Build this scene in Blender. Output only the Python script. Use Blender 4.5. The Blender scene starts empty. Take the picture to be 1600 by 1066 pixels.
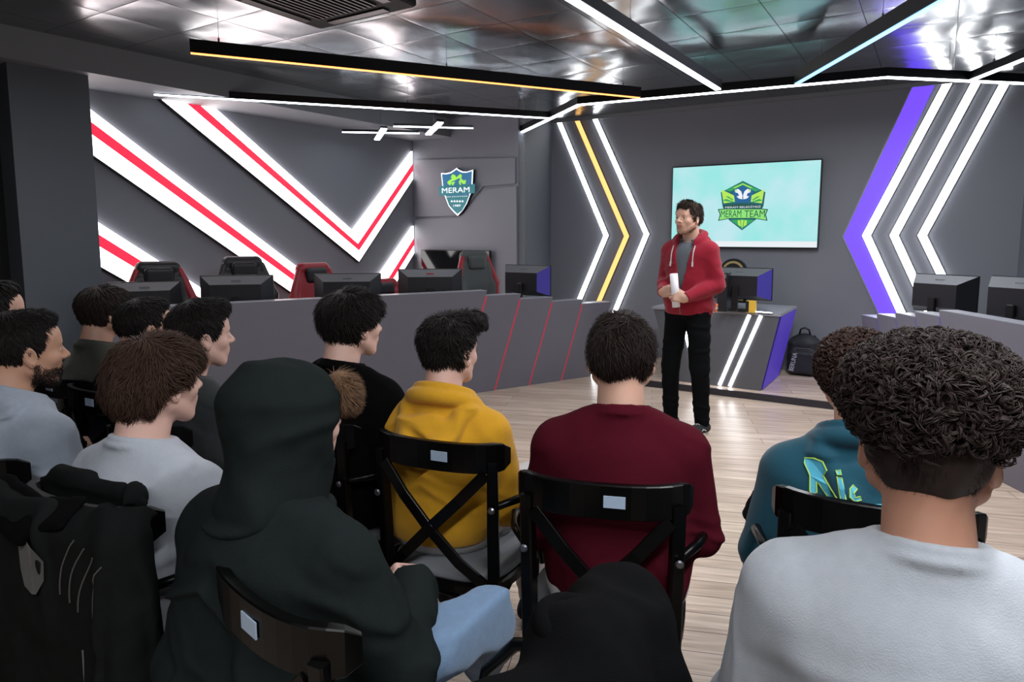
import bpy, math, random
import numpy as np
from mathutils import Vector, Matrix

# ------------------------------------------------------------------ camera, world, light, exposure
SC = bpy.context.scene
FPX = 1050.0                       # focal length in pixels of the 1600 px frame
TILT = math.atan(118.0 / FPX)      # camera looks 6.4 degrees down
CAM = np.array([0.0, 0.0, 1.48])
cam_data = bpy.data.cameras.new('camera')
cam_data.sensor_width = 36.0
cam_data.lens = FPX / 1600 * 36.0
cam_data.shift_y = -47.0 / 1600
cam_data.clip_start = 0.05
cam = bpy.data.objects.new('camera', cam_data)
SC.collection.objects.link(cam)
cam.location = CAM
cam.rotation_euler = (math.pi / 2 - TILT, 0, 0)
SC.camera = cam

world = bpy.data.worlds.new('world')
SC.world = world
world.use_nodes = True
world.node_tree.nodes['Background'].inputs[0].default_value = (0.72, 0.80, 1.0, 1)
world.node_tree.nodes['Background'].inputs[1].default_value = 0.085

SC.view_settings.view_transform = 'Standard'
SC.view_settings.look = 'None'
SC.view_settings.exposure = 0.14
SC.view_settings.gamma = 1.0
SC.view_settings.use_curve_mapping = False
SC.cycles.use_denoising = True
SC.cycles.max_bounces = 6
SC.cycles.diffuse_bounces = 3
SC.cycles.glossy_bounces = 3
SC.cycles.sample_clamp_indirect = 4.0

def area_light(name, loc, size, size_y, power, color, rot=(0, 0, 0)):
    l = bpy.data.lights.new(name, 'AREA')
    l.shape = 'RECTANGLE'; l.size = size; l.size_y = size_y
    l.energy = power; l.color = color
    o = bpy.data.objects.new(name, l)
    SC.collection.objects.link(o)
    o.location = loc; o.rotation_euler = rot
    return o
# fill lights added near the ceiling over audience and stage, without fixtures
area_light('fill_light_audience', (0.9, 0.6, 2.62), 0.12, 2.6, 66, (0.93, 0.96, 1.0), (0, 0, math.radians(-35)))
area_light('fill_light_rear', (-0.9, -0.6, 2.62), 2.4, 0.12, 34, (0.93, 0.96, 1.0))
area_light('fill_light_stage', (2.0, 4.3, 2.60), 0.10, 2.2, 55, (0.95, 0.97, 1.0), (0, 0, math.radians(-33)))
area_light('fill_light_left', (-1.6, 3.6, 2.60), 2.4, 0.10, 22, (0.95, 0.97, 1.0), (0, 0, math.radians(20)))

# ------------------------------------------------------------------ room axes and pixel rays
U = np.array([0.846, -0.533, 0.0]); U /= np.linalg.norm(U)     # along the screen wall, to the right
V = np.array([-U[1], U[0], 0.0])                                 # into the screen wall
_F = np.array([0, math.cos(TILT), -math.sin(TILT)])
_UP = np.array([0, math.sin(TILT), math.cos(TILT)])
_R = np.array([1.0, 0, 0])
Z = np.array([0, 0, 1.0])
def ray(px, py): return (px - 800) / FPX * _R + (486 - py) / FPX * _UP + _F
def on_z(px, py, z):
    r = ray(px, py); return CAM + r * ((z - CAM[2]) / r[2])
def on_y(px, py, y):
    r = ray(px, py); return CAM + r * (y / r[1])
def on_plane(px, py, p, n):
    r = ray(px, py); return CAM + r * (((np.asarray(p) - CAM) @ n) / (r @ n))

# ------------------------------------------------------------------ materials
def s2l(c):
    return tuple(((x / 255) / 12.92 if x / 255 <= 0.04045 else ((x / 255 + 0.055) / 1.055) ** 2.4) for x in c)
def mat(name, col, rough=0.6, metal=0.0, emit=0.0, noise=0.0, nscale=40.0, bump=0.0, bscale=200.0, spec=0.5, coat=0.0, sss=0.0, sheen=0.0):
    """procedural surface; col is sRGB 0..255; noise varies the colour, bump the surface"""
    m = bpy.data.materials.new(name); m.use_nodes = True
    nt = m.node_tree; b = nt.nodes['Principled BSDF']
    c = s2l(col) + (1,)
    b.inputs['Base Color'].default_value = c
    b.inputs['Roughness'].default_value = rough
    b.inputs['Metallic'].default_value = metal
    b.inputs['Specular IOR Level'].default_value = spec
    b.inputs['Coat Weight'].default_value = coat
    if sheen: b.inputs['Sheen Weight'].default_value = sheen
    if sss:
        b.inputs['Subsurface Weight'].default_value = sss
        b.inputs['Subsurface Radius'].default_value = (0.8, 0.3, 0.15)
        b.inputs['Subsurface Scale'].default_value = 0.01
    if emit:
        b.inputs['Emission Color'].default_value = c
        b.inputs['Emission Strength'].default_value = emit
    tc = nt.nodes.new('ShaderNodeTexCoord')
    if noise:
        n = nt.nodes.new('ShaderNodeTexNoise'); n.inputs['Scale'].default_value = nscale; n.inputs['Detail'].default_value = 5
        nt.links.new(tc.outputs['Object'], n.inputs['Vector'])
        mx = nt.nodes.new('ShaderNodeMix'); mx.data_type = 'RGBA'
        mx.inputs[6].default_value = tuple(x * (1 - noise) for x in c[:3]) + (1,)
        mx.inputs[7].default_value = tuple(min(1, x * (1 + noise)) for x in c[:3]) + (1,)
        nt.links.new(n.outputs['Fac'], mx.inputs[0]); nt.links.new(mx.outputs[2], b.inputs['Base Color'])
    if bump:
        n2 = nt.nodes.new('ShaderNodeTexNoise'); n2.inputs['Scale'].default_value = bscale; n2.inputs['Detail'].default_value = 3
        nt.links.new(tc.outputs['Object'], n2.inputs['Vector'])
        bp = nt.nodes.new('ShaderNodeBump'); bp.inputs['Strength'].default_value = bump; bp.inputs['Distance'].default_value = 0.002
        nt.links.new(n2.outputs['Fac'], bp.inputs['Height']); nt.links.new(bp.outputs['Normal'], b.inputs['Normal'])
    return m
def emitter(name, col, strength):
    m = bpy.data.materials.new(name); m.use_nodes = True
    nt = m.node_tree; b = nt.nodes['Principled BSDF']
    b.inputs['Base Color'].default_value = (0.02, 0.02, 0.02, 1)
    b.inputs['Emission Color'].default_value = s2l(col) + (1,)
    b.inputs['Emission Strength'].default_value = strength
    return m

M = {}
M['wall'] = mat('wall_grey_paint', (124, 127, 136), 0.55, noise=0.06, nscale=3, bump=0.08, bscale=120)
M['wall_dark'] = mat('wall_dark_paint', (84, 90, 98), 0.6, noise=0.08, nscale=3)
M['void'] = mat('opening_black', (10, 11, 13), 0.9, noise=0.2, nscale=10)
M['soffit'] = mat('soffit_paint', (120, 124, 130), 0.5, noise=0.05, nscale=4)
M['black'] = mat('black_satin_plastic', (16, 16, 19), 0.38, noise=0.1, nscale=20)
M['blackmatte'] = mat('black_matte', (14, 14, 16), 0.7, noise=0.15, nscale=30)
M['beam'] = mat('black_aluminium_profile', (20, 20, 22), 0.4, metal=0.3, noise=0.1, nscale=30)
M['steel'] = mat('steel_wire', (120, 120, 125), 0.35, metal=0.9, noise=0.05)
M['led_white'] = emitter('white_led', (250, 252, 255), 7.0)
M['led_hot'] = emitter('bright_white_led', (250, 252, 255), 8.0)
M['led_beam'] = emitter('white_led_diffuser', (238, 244, 255), 9.0)
M['led_yellow'] = emitter('amber_led', (255, 192, 112), 1.5)
M['led_orange'] = emitter('orange_led', (255, 150, 80), 3.0)
M['led_blue'] = emitter('pale_blue_led', (130, 190, 255), 2.6)
M['led_purple'] = emitter('violet_led', (98, 62, 255), 1.5)
M['led_purple_dim'] = emitter('violet_led_dim', (90, 60, 220), 0.42)
M['led_red'] = emitter('red_led', (214, 40, 72), 0.5)
M['panel_white'] = emitter('backlit_white_panel', (255, 250, 250), 5.0)
M['panel_red'] = emitter('backlit_red_band', (240, 30, 58), 1.7)
M['counter'] = mat('counter_grey_laminate', (104, 102, 112), 0.45, noise=0.04, nscale=6)
M['counter_top'] = mat('counter_edge_laminate', (150, 152, 160), 0.35, noise=0.04, nscale=8)
M['desk'] = mat('desk_grey_laminate', (92, 94, 100), 0.35, noise=0.04, nscale=8)
M['plinth'] = mat('dark_plinth', (44, 42, 50), 0.4, noise=0.06, nscale=8)
M['red_fabric'] = mat('red_leatherette', (150, 16, 34), 0.4, noise=0.1, nscale=30)
M['grey_plastic'] = mat('grey_plastic', (96, 98, 102), 0.5, noise=0.05)
M['dark_plastic'] = mat('dark_plastic', (34, 34, 38), 0.35, noise=0.1, nscale=15)

def plank_material():
    m = bpy.data.materials.new('light_oak_planks'); m.use_nodes = True
    nt = m.node_tree; b = nt.nodes['Principled BSDF']
    tc = nt.nodes.new('ShaderNodeTexCoord')
    mp = nt.nodes.new('ShaderNodeMapping'); mp.inputs['Rotation'].default_value = (0, 0, math.radians(12))
    nt.links.new(tc.outputs['Object'], mp.inputs['Vector'])
    br = nt.nodes.new('ShaderNodeTexBrick')
    br.inputs['Scale'].default_value = 1.0
    br.inputs['Brick Width'].default_value = 1.25; br.inputs['Row Height'].default_value = 0.13
    br.inputs['Mortar Size'].default_value = 0.0022; br.inputs['Mortar Smooth'].default_value = 0.3
    br.offset = 0.37
    br.inputs['Color1'].default_value = s2l((230, 210, 192)) + (1,)
    br.inputs['Color2'].default_value = s2l((208, 186, 168)) + (1,)
    br.inputs['Mortar'].default_value = s2l((110, 92, 80)) + (1,)
    nt.links.new(mp.outputs['Vector'], br.inputs['Vector'])
    mp2 = nt.nodes.new('ShaderNodeMapping'); mp2.inputs['Scale'].default_value = (1.6, 26, 1)
    nt.links.new(mp.outputs['Vector'], mp2.inputs['Vector'])
    n = nt.nodes.new('ShaderNodeTexNoise'); n.inputs['Scale'].default_value = 1.6; n.inputs['Detail'].default_value = 7; n.inputs['Distortion'].default_value = 0.6
    nt.links.new(mp2.outputs['Vector'], n.inputs['Vector'])
    rmp = nt.nodes.new('ShaderNodeValToRGB')
    rmp.color_ramp.elements[0].position = 0.32; rmp.color_ramp.elements[0].color = (0.52, 0.45, 0.40, 1)
    rmp.color_ramp.elements[1].position = 0.62; rmp.color_ramp.elements[1].color = (1, 1, 1, 1)
    nt.links.new(n.outputs['Fac'], rmp.inputs['Fac'])
    mx = nt.nodes.new('ShaderNodeMix'); mx.data_type = 'RGBA'; mx.blend_type = 'MULTIPLY'; mx.inputs[0].default_value = 0.75
    nt.links.new(br.outputs['Color'], mx.inputs[6]); nt.links.new(rmp.outputs['Color'], mx.inputs[7])
    nt.links.new(mx.outputs[2], b.inputs['Base Color'])
    b.inputs['Roughness'].default_value = 0.30
    b.inputs['Specular IOR Level'].default_value = 0.6
    return m
M['floor'] = plank_material()

def ceiling_material():
    """glossy dark metal tiles, 0.6 m, in the object's own axes"""
    m = bpy.data.materials.new('dark_metal_ceiling_tiles'); m.use_nodes = True
    nt = m.node_tree; b = nt.nodes['Principled BSDF']
    L = nt.links.new
    def mth(op, a, bb=None):
        n = nt.nodes.new('ShaderNodeMath'); n.operation = op
        for i, v in enumerate((a, bb)):
            if v is None: continue
            if isinstance(v, (int, float)): n.inputs[i].default_value = v
            else: L(v, n.inputs[i])
        return n.outputs[0]
    tc = nt.nodes.new('ShaderNodeTexCoord'); sp = nt.nodes.new('ShaderNodeSeparateXYZ')
    L(tc.outputs['Object'], sp.inputs[0])
    hs = []; ed = []
    for ax, off in (('X', 1.007), ('Y', -2.401)):
        fr = mth('FRACT', mth('DIVIDE', mth('ADD', sp.outputs[ax], off + 51.6), 0.516))
        d = mth('MINIMUM', fr, mth('SUBTRACT', 1.0, fr))
        ed.append(d); hs.append(mth('SINE', mth('MULTIPLY', fr, math.pi)))
    dmin = mth('MINIMUM', ed[0], ed[1])
    gap = mth('LESS_THAN', dmin, 0.007)
    pil = mth('MULTIPLY', mth('POWER', hs[0], 0.5), mth('POWER', hs[1], 0.5))
    nz = nt.nodes.new('ShaderNodeTexNoise'); nz.inputs['Scale'].default_value = 2.2; nz.inputs['Detail'].default_value = 1
    L(tc.outputs['Object'], nz.inputs['Vector'])
    hgt = mth('ADD', mth('MULTIPLY', pil, 0.35), mth('MULTIPLY', nz.outputs['Fac'], 1.6))
    bp = nt.nodes.new('ShaderNodeBump'); bp.inputs['Strength'].default_value = 0.5; bp.inputs['Distance'].default_value = 0.02
    L(hgt, bp.inputs['Height']); L(bp.outputs['Normal'], b.inputs['Normal'])
    mx = nt.nodes.new('ShaderNodeMix'); mx.data_type = 'RGBA'
    mx.inputs[6].default_value = (0.33, 0.34, 0.35, 1); mx.inputs[7].default_value = (0.004, 0.004, 0.004, 1)
    L(gap, mx.inputs[0]); L(mx.outputs[2], b.inputs['Base Color'])
    b.inputs['Metallic'].default_value = 1.0
    b.inputs['Roughness'].default_value = 0.2
    return m
M['ceiling'] = ceiling_material()

# ------------------------------------------------------------------ mesh helpers
def link_mesh(name, verts, faces, material, parent=None, smooth=False, mats=None, midx=None):
    me = bpy.data.meshes.new(name)
    verts = np.asarray(verts, dtype=np.float64)
    if isinstance(faces, np.ndarray):
        nf, k = faces.shape
        me.vertices.add(len(verts)); me.vertices.foreach_set('co', verts.ravel())
        me.loops.add(nf * k); me.loops.foreach_set('vertex_index', faces.ravel().astype(np.int32))
        me.polygons.add(nf); me.polygons.foreach_set('loop_start', np.arange(0, nf * k, k, dtype=np.int32))
        me.update(calc_edges=True)
    else:
        me.from_pydata([tuple(v) for v in verts], [], [tuple(f) for f in faces])
    me.validate()
    for m_ in (mats or [material]): me.materials.append(m_)
    if midx is not None: me.polygons.foreach_set('material_index', np.asarray(midx, dtype=np.int32))
    if smooth: me.polygons.foreach_set('use_smooth', np.ones(len(me.polygons), dtype=bool))
    me.update()
    o = bpy.data.objects.new(name, me); SC.collection.objects.link(o)
    if parent is not None: o.parent = parent
    return o
class MB:
    """collects simple solids; build() links them as ONE mesh"""
    def __init__(s): s.v = []; s.f = []; s.mi = []; s.m = 0
    def add(s, vs, fs):
        b = len(s.v); s.v += [tuple(map(float, v)) for v in vs]
        s.f += [tuple(i + b for i in f) for f in fs]; s.mi += [s.m] * len(fs); return s
    def box(s, c, h, ax=None, bev=0.0):
        """centre c, half sizes h, axes ax (3 rows); bev chamfers the edges"""
        c = np.asarray(c, float); ax = np.eye(3) if ax is None else np.asarray(ax, float)
        if bev <= 0:
            vs = [c + ax[0] * h[0] * x + ax[1] * h[1] * y + ax[2] * h[2] * z for x in (-1, 1) for y in (-1, 1) for z in (-1, 1)]
            return s.add(vs, [(0, 1, 3, 2), (4, 6, 7, 5), (0, 4, 5, 1), (2, 3, 7, 6), (0, 2, 6, 4), (1, 5, 7, 3)])
        b = min(bev, min(h) * 0.95)
        prof = []
        for (x, y) in ((1, 1), (-1, 1), (-1, -1), (1, -1)):
            for (dx, dy) in (((0, -b), (-b, 0)) if x * y > 0 else ((-b, 0), (0, -b))):
                prof.append((x * (h[0] + dx), y * (h[1] + dy)))
        rings = [(h[2] - b, 1), (h[2], 0)]
        vs = []
        for z, k in ((-h[2], 0), (-h[2] + b, 1), (h[2] - b, 1), (h[2], 0)):
            for (x, y) in prof:
                if not k: x = math.copysign(max(abs(x) - b, 0), x); y = math.copysign(max(abs(y) - b, 0), y)
                vs.append(c + ax[0] * x + ax[1] * y + ax[2] * z)
        fs = [tuple(range(7, -1, -1)), tuple(range(24, 32))]
        for r in range(3):
            for i in range(8):
                j = (i + 1) % 8; fs.append((r * 8 + i, r * 8 + j, r * 8 + 8 + j, r * 8 + 8 + i))
        return s.add(vs, fs)
    def prism(s, poly, o, ex, ey, n, d0, d1):
        """2D polygon on plane (o,ex,ey) extruded along n from d0 to d1"""
        o, ex, ey, n = [np.asarray(a, float) for a in (o, ex, ey, n)]
        k = len(poly)
        A = [o + ex * p[0] + ey * p[1] + n * d0 for p in poly]; B = [o + ex * p[0] + ey * p[1] + n * d1 for p in poly]
        return s.add(A + B, [tuple(range(k - 1, -1, -1)), tuple(range(k, 2 * k))] + [(i, (i + 1) % k, k + (i + 1) % k, k + i) for i in range(k)])
    def tube(s, pts, r, sides=8, closed=False, sq=None, up=None):
        """round tube (radius r, number or list); sq=(w,h) gives a flat rectangular bar instead"""
        P = [np.asarray(p, float) for p in pts]; n = len(P)
        rs = r if isinstance(r, (list, tuple)) else [r] * n
        up0 = np.asarray(up if up is not None else (0, 0, 1.0), float)
        vs = []
        prev = None
        for i in range(n):
            if closed: t = P[(i + 1) % n] - P[i - 1]
            else: t = P[min(i + 1, n - 1)] - P[max(i - 1, 0)]
            t = t / (np.linalg.norm(t) + 1e-9)
            ref = up0 if prev is None or up is not None else prev
            b = np.cross(t, ref)
            if np.linalg.norm(b) < 1e-3: b = np.cross(t, (1.0, 0.1, 0)) 
            b /= np.linalg.norm(b); nn = np.cross(b, t); prev = nn
            if sq:
                w, h = sq; c_ = min(w, h) * 0.25
                loop = [(w - c_, h), (w, h - c_), (w, -h + c_), (w - c_, -h), (-w + c_, -h), (-w, -h + c_), (-w, h - c_), (-w + c_, h)]
                loop = [(x * rs[i], y * rs[i]) for x, y in loop]
            else:
                loop = [(rs[i] * math.cos(2 * math.pi * k / sides), -rs[i] * math.sin(2 * math.pi * k / sides)) for k in range(sides)]
            vs += [P[i] + b * x + nn * y for x, y in loop]
        k = 8 if sq else sides
        fs = []
        for i in range(n if closed else n - 1):
            a = i * k; c = ((i + 1) % n) * k
            fs += [(a + j, a + (j + 1) % k, c + (j + 1) % k, c + j) for j in range(k)]
        if not closed: fs += [tuple(range(k - 1, -1, -1)), tuple(range((n - 1) * k, n * k))]
        return s.add(vs, fs)
    def lathe(s, prof, o=(0, 0, 0), seg=20, ax=None):
        """profile [(r,z)...] turned round z at o"""
        ax = np.eye(3) if ax is None else np.asarray(ax, float); o = np.asarray(o, float)
        vs = []
        for r, z in prof:
            vs += [o + ax[0] * r * math.cos(2 * math.pi * i / seg) + ax[1] * r * math.sin(2 * math.pi * i / seg) + ax[2] * z for i in range(seg)]
        fs = [(a * seg + i, a * seg + (i + 1) % seg, (a + 1) * seg + (i + 1) % seg, (a + 1) * seg + i) for a in range(len(prof) - 1) for i in range(seg)]
        fs += [tuple(range(seg - 1, -1, -1)), tuple(range((len(prof) - 1) * seg, len(prof) * seg))]
        return s.add(vs, fs)
    def build(s, name, material, parent=None, smooth=False):
        ms = material if isinstance(material, list) else [material]
        return link_mesh(name, s.v, s.f, None, parent, smooth, mats=ms, midx=s.mi)
def tag(o, label=None, cat=None, group=None, kind=None):
    if label: o['label'] = label
    if cat: o['category'] = cat
    if group: o['group'] = group
    if kind: o['kind'] = kind
    return o
def empty(name, loc=(0, 0, 0), rz=0.0, label=None, cat=None, group=None):
    o = bpy.data.objects.new(name, None); SC.collection.objects.link(o)
    o.empty_display_size = 0.1
    o.location = tuple(map(float, loc)); o.rotation_euler = (0, 0, rz)
    return tag(o, label, cat, group)
def copy_tree(o, parent=None):
    c = o.copy(); SC.collection.objects.link(c); c.parent = parent
    for ch in list(o.children): copy_tree(ch, c)
    return c
def struct(o): o['kind'] = 'structure'; return o
def clip_poly(poly, fns):
    """keep where fn(p) >= 0 for each linear fn"""
    for fn in fns:
        out = []
        for i in range(len(poly)):
            a, b = poly[i], poly[(i + 1) % len(poly)]; fa, fb = fn(a), fn(b)
            if fa >= 0: out.append(a)
            if (fa >= 0) != (fb >= 0):
                t = fa / (fa - fb); out.append((a[0] + t * (b[0] - a[0]), a[1] + t * (b[1] - a[1])))
        poly = out
    return poly
def stroke(pts, w):
    """polyline of 2D points turned into a mitred band of width w"""
    P = [np.array(p, float) for p in pts]; L = []; R = []
    for i, p in enumerate(P):
        ds = []
        if i > 0: ds.append((p - P[i - 1]) / np.linalg.norm(p - P[i - 1]))
        if i < len(P) - 1: ds.append((P[i + 1] - p) / np.linalg.norm(P[i + 1] - p))
        ns = [np.array([-d[1], d[0]]) for d in ds]
        n = sum(ns); n /= np.linalg.norm(n); k = 1 / max(0.35, float(n @ ns[0]))
        L.append(tuple(p + n * k * w / 2)); R.append(tuple(p - n * k * w / 2))
    return L + R[::-1]

# ------------------------------------------------------------------ room shell
CEIL = 2.90
PW = np.array([2.98, 7.0, 0.0])                    # a point of the screen wall
def tvw(px, py):                                   # screen-wall coordinates under a pixel
    q = on_plane(px, py, PW, V); return float((q - PW) @ U), float(q[2])
CORNER = np.array([-1.26, 8.75, 0.0])
WA = math.radians(36); WD = np.array([math.sin(WA), math.cos(WA), 0]); WN = np.array([WD[1], -WD[0], 0])
def lw(px, py):                                    # left light-wall coordinates under a pixel
    q = on_plane(px, py, CORNER, WN); return float((q - CORNER) @ WD), float(q[2])
SOF = 2.68

def slab(name, p0, p1, z0, z1, n, th, m):
    """wall slab from p0 to p1, its room face on the line, thickness th along n"""
    p0 = np.asarray(p0, float); p1 = np.asarray(p1, float); n = np.asarray(n, float)
    d = p1 - p0; L_ = np.linalg.norm(d); d = d / L_
    b = MB(); b.prism([(0, z0), (L_, z0), (L_, z1), (0, z1)], (p0[0], p0[1], 0), d, Z, n, 0, th)
    return struct(b.build(name, m))
flo = MB().box((0.5, 3.6, -0.05), (8.5, 8.0, 0.05)).build('floor', M['floor']); struct(flo)
co = MB().box((0, 0, 0.05), (9, 9, 0.05)).build('ceiling', M['ceiling']); struct(co)
co.location = (0.6, 3.5, CEIL); co.rotation_euler = (0, 0, math.atan2(U[1], U[0]))
# shift the tile phase so that the joints fall where they do in the room
_o = np.array([0.6, 3.5]); _ou = _o @ U[:2]; _ov = _o @ V[:2]
for nd in M['ceiling'].node_tree.nodes:
    if nd.type == 'MATH' and nd.operation == 'ADD' and abs(nd.inputs[1].default_value - 52.607) < 1e-3: nd.inputs[1].default_value += _ou
    if nd.type == 'MATH' and nd.operation == 'ADD' and abs(nd.inputs[1].default_value - 49.199) < 1e-3: nd.inputs[1].default_value += _ov

tv_l = PW + U * -2.945; tv_r = PW + U * 1.83
slab('wall_front', tv_l, tv_r + U * 0.02, 0, CEIL, V, 0.15, M['wall'])
col_f = tv_l - V * 0.778
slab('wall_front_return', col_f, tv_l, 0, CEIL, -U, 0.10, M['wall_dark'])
slab('wall_back_left', CORNER - U * 0.1, col_f - U * 0.0, 0, CEIL, V, 0.15, M['wall'])
slab('wall_left', CORNER - WD * 4.6, CORNER + WD * 0.1, 0, CEIL, -WN, 0.15, M['wall'])
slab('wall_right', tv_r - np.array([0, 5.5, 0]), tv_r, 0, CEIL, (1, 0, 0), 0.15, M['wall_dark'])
# raised facing panels on the back left wall
P0 = col_f
def bw(px, py):
    q = on_plane(px, py, P0, V); return float((q - P0) @ U), float(q[2])
b = MB()
pl = [bw(650, 343), bw(718, 341), bw(727, 333), bw(758, 296), bw(808, 291), (-0.004, 0.0), (bw(650, 343)[0], 0.0)]
b.prism(pl, P0, U, Z, -V, 0.0, 0.025)
struct(b.build('trim_1', M['wall']))
b = MB(); pl = [bw(650, 250), bw(806, 247), bw(806, 287), bw(757, 291), bw(724, 330), bw(716, 337), bw(650, 339)]
b.prism(pl, P0, U, Z, -V, 0.0, 0.022); struct(b.build('trim_2', M['wall']))

# pillar at the left, in front of the light wall, and the black opening beside it
pe = on_y(150, 300, 5.25); pe[2] = 0
pr = pe - WD * 0.52
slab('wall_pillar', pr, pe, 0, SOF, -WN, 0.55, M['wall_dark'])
slab('wall_side_left', pr - WD * 4.5 - WN * 0.25, pr - WN * 0.25, 0, CEIL, -WN, 0.1, M['void'])  # plain black slab closing the opening
# dropped soffit along the left wall
b = MB(); so = CORNER + WN * 0.60
b.prism([(-6.5, SOF), (0.35, SOF), (0.35, CEIL), (-6.5, CEIL)], (so[0], so[1], 0), WD, Z, -WN, 0, 0.62)
struct(b.build('trim_3', M['soffit']))
# shallow soffit edge above the screen wall
b = MB(); b.prism([(-2.9, CEIL - 0.04), (1.83, CEIL - 0.04), (1.83, CEIL), (-2.9, CEIL)], PW, U, Z, -V, 0, 0.03)
struct(b.build('trim_4', M['soffit']))

# stage platform
st = on_z(1009, 603, 0.0)
tt = np.array([-0.62, 2.35])
b = MB()
fl = st + U * -0.51; fr = st + U * 2.9
poly = [tuple((p)[:2]) for p in (fl, fr, fr + V * 1.6, fl + V * 2.6)]
b.prism(poly, (0, 0, 0), (1, 0, 0), (0, 1, 0), Z, 0.0, 0.055)
plat = struct(b.build('floor_platform', M['floor']))
b = MB(); b.box((fl + fr) / 2 - V * 0.012 + Z * 0.030, (np.linalg.norm(fr - fl) / 2, 0.012, 0.030), (U, V, Z)).build
b.build('trim_5', M['plinth'])['kind'] = 'structure'

# ------------------------------------------------------------------ light wall: backlit white chevrons with a red band
def wall_band(pixels, dz):
    return [(a, z - dz) for a, z in (lw(*p) for p in pixels)]
aL = lw(150, 300)[0] - 0.5
inner = [(336, 172), (548.5, 361), (631.5, 250)]
redu = [(308, 164), (556, 381), (634, 267)]
redl = [(290.6, 164), (557.6, 391.5), (634, 279)]
outer = [(256, 162.5), (557.6, 409), (633, 294)]
def ext(pp, L=3.2):
    a, v, r = [np.array(lw(*p)) for p in pp]
    dl = (a - v) / np.linalg.norm(a - v); dr = (r - v) / np.linalg.norm(r - v)
    return [tuple(v + dl * 5.0), tuple(v), tuple(v + dr * 1.6)]
eI, eU, eL, eO = [ext(p) for p in (inner, redu, redl, outer)]
for k, (dz, txt) in enumerate(((0.0, 'topmost backlit white chevron with a red band, its point above the third monitor'),
                               (0.94, 'middle backlit white chevron with a red band, running down behind the second monitor'),
                               (1.86, 'lowest backlit white chevron with a red band, beside the pillar behind the gaming chairs'))):
    e = empty('wall_light', CORNER + Z * 1.5, 0, txt, 'wall light', 'backlit chevrons on the left wall')
    sh = -(CORNER + Z * 1.5)
    fns = [lambda p: p[0] - aL, lambda p: -0.05 - p[0], lambda p: SOF - p[1], lambda p: p[1] - 0.02]
    for nm, A, B, mt, th in (('diffuser', eI, eO, 'panel_white', 0.035), ('red_band', eU, eL, 'panel_red', 0.040)):
        for i0 in (0, 1):
            q = MB(); poly = [(A[i0][0], A[i0][1] - dz), (A[i0 + 1][0], A[i0 + 1][1] - dz), (B[i0 + 1][0], B[i0 + 1][1] - dz), (B[i0][0], B[i0][1] - dz)]
            poly = clip_poly(poly, fns)
            if len(poly) >= 3: q.prism(poly, CORNER + sh, WD, Z, WN, 0.0 if nm == 'diffuser' else 0.036, th); q.build(nm, M[mt], e)
                                                     # dark metal lip under the chevron
    C2 = [tuple(np.array(p) - np.array([0.0, 0.012])) for p in eO]
    for i0 in (0, 1):
        q = MB(); poly = clip_poly([(eO[i0][0], eO[i0][1] - dz), (eO[i0 + 1][0], eO[i0 + 1][1] - dz), (C2[i0 + 1][0], C2[i0 + 1][1] - dz), (C2[i0][0], C2[i0][1] - dz)], fns)
        if len(poly) >= 3: q.prism(poly, CORNER + sh, WD, Z, WN, 0.0, 0.045); q.build('metal_lip', M['black'], e)

# ------------------------------------------------------------------ LED chevrons on the screen wall
def led_on_wall(pix, w, m, label, group, cat='wall light'):
    pts = [tvw(*p) for p in pix]
    e = empty('led_chevron', PW + U * pts[1][0] + Z * pts[1][1], 0, label, cat, group)
    o = PW - np.array(e.location) 
    MB().prism(stroke(pts, w + 0.012), o, U, Z, -V, 0.0, 0.010).build('profile', M['beam'], e)
    MB().prism(stroke(pts, w), o, U, Z, -V, 0.0101, 0.024).build('diffuser', m, e)
    return e
def prolong(pix, bot):
    return pix
gL = 'LED chevrons left of the screen'; gR = 'LED chevrons right of the screen'
led_on_wall([(871, 182), (948, 368), (893, 500)], 0.055, M['led_white'], 'white LED chevron on the grey wall, left of the amber one', gL)
led_on_wall([(899, 180), (980, 369), (920, 510)], 0.055, M['led_yellow'], 'amber LED chevron between two white ones on the grey wall', gL)
led_on_wall([(927, 178), (1011, 366), (948, 520)], 0.055, M['led_white'], 'white LED chevron between the amber one and the standing speaker', gL)
led_on_wall([(1484, 124), (1354, 368), (1418, 510)], 0.068, M['led_hot'], 'white LED chevron right beside the violet band', gR)
led_on_wall([(1531, 118), (1397, 368), (1462, 510)], 0.068, M['led_hot'], 'middle white LED chevron of three right of the screen', gR)
led_on_wall([(1577, 117), (1441, 368), (1500, 490)], 0.068, M['led_hot'], 'rightmost white LED chevron, its lower end behind a monitor', gR)
pts = [tvw(*p) for p in ((1442, 120), (1326, 370), (1384, 495))]
e = empty('cove_light', PW + U * pts[1][0] + Z * pts[1][1], 0, 'violet glowing chevron band on the grey wall, nearest the screen', 'wall light')
o = PW - np.array(e.location)
MB().prism(stroke([(a + 0.04, z) for a, z in pts], 0.17), o, U, Z, -V, 0.0, 0.006).build('diffuser', M['led_purple'], e)
MB().prism(stroke([(a - 0.052, z) for a, z in pts], 0.012), o, U, Z, -V, 0.0, 0.020).build('edge_profile', M['counter_top'], e)

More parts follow.
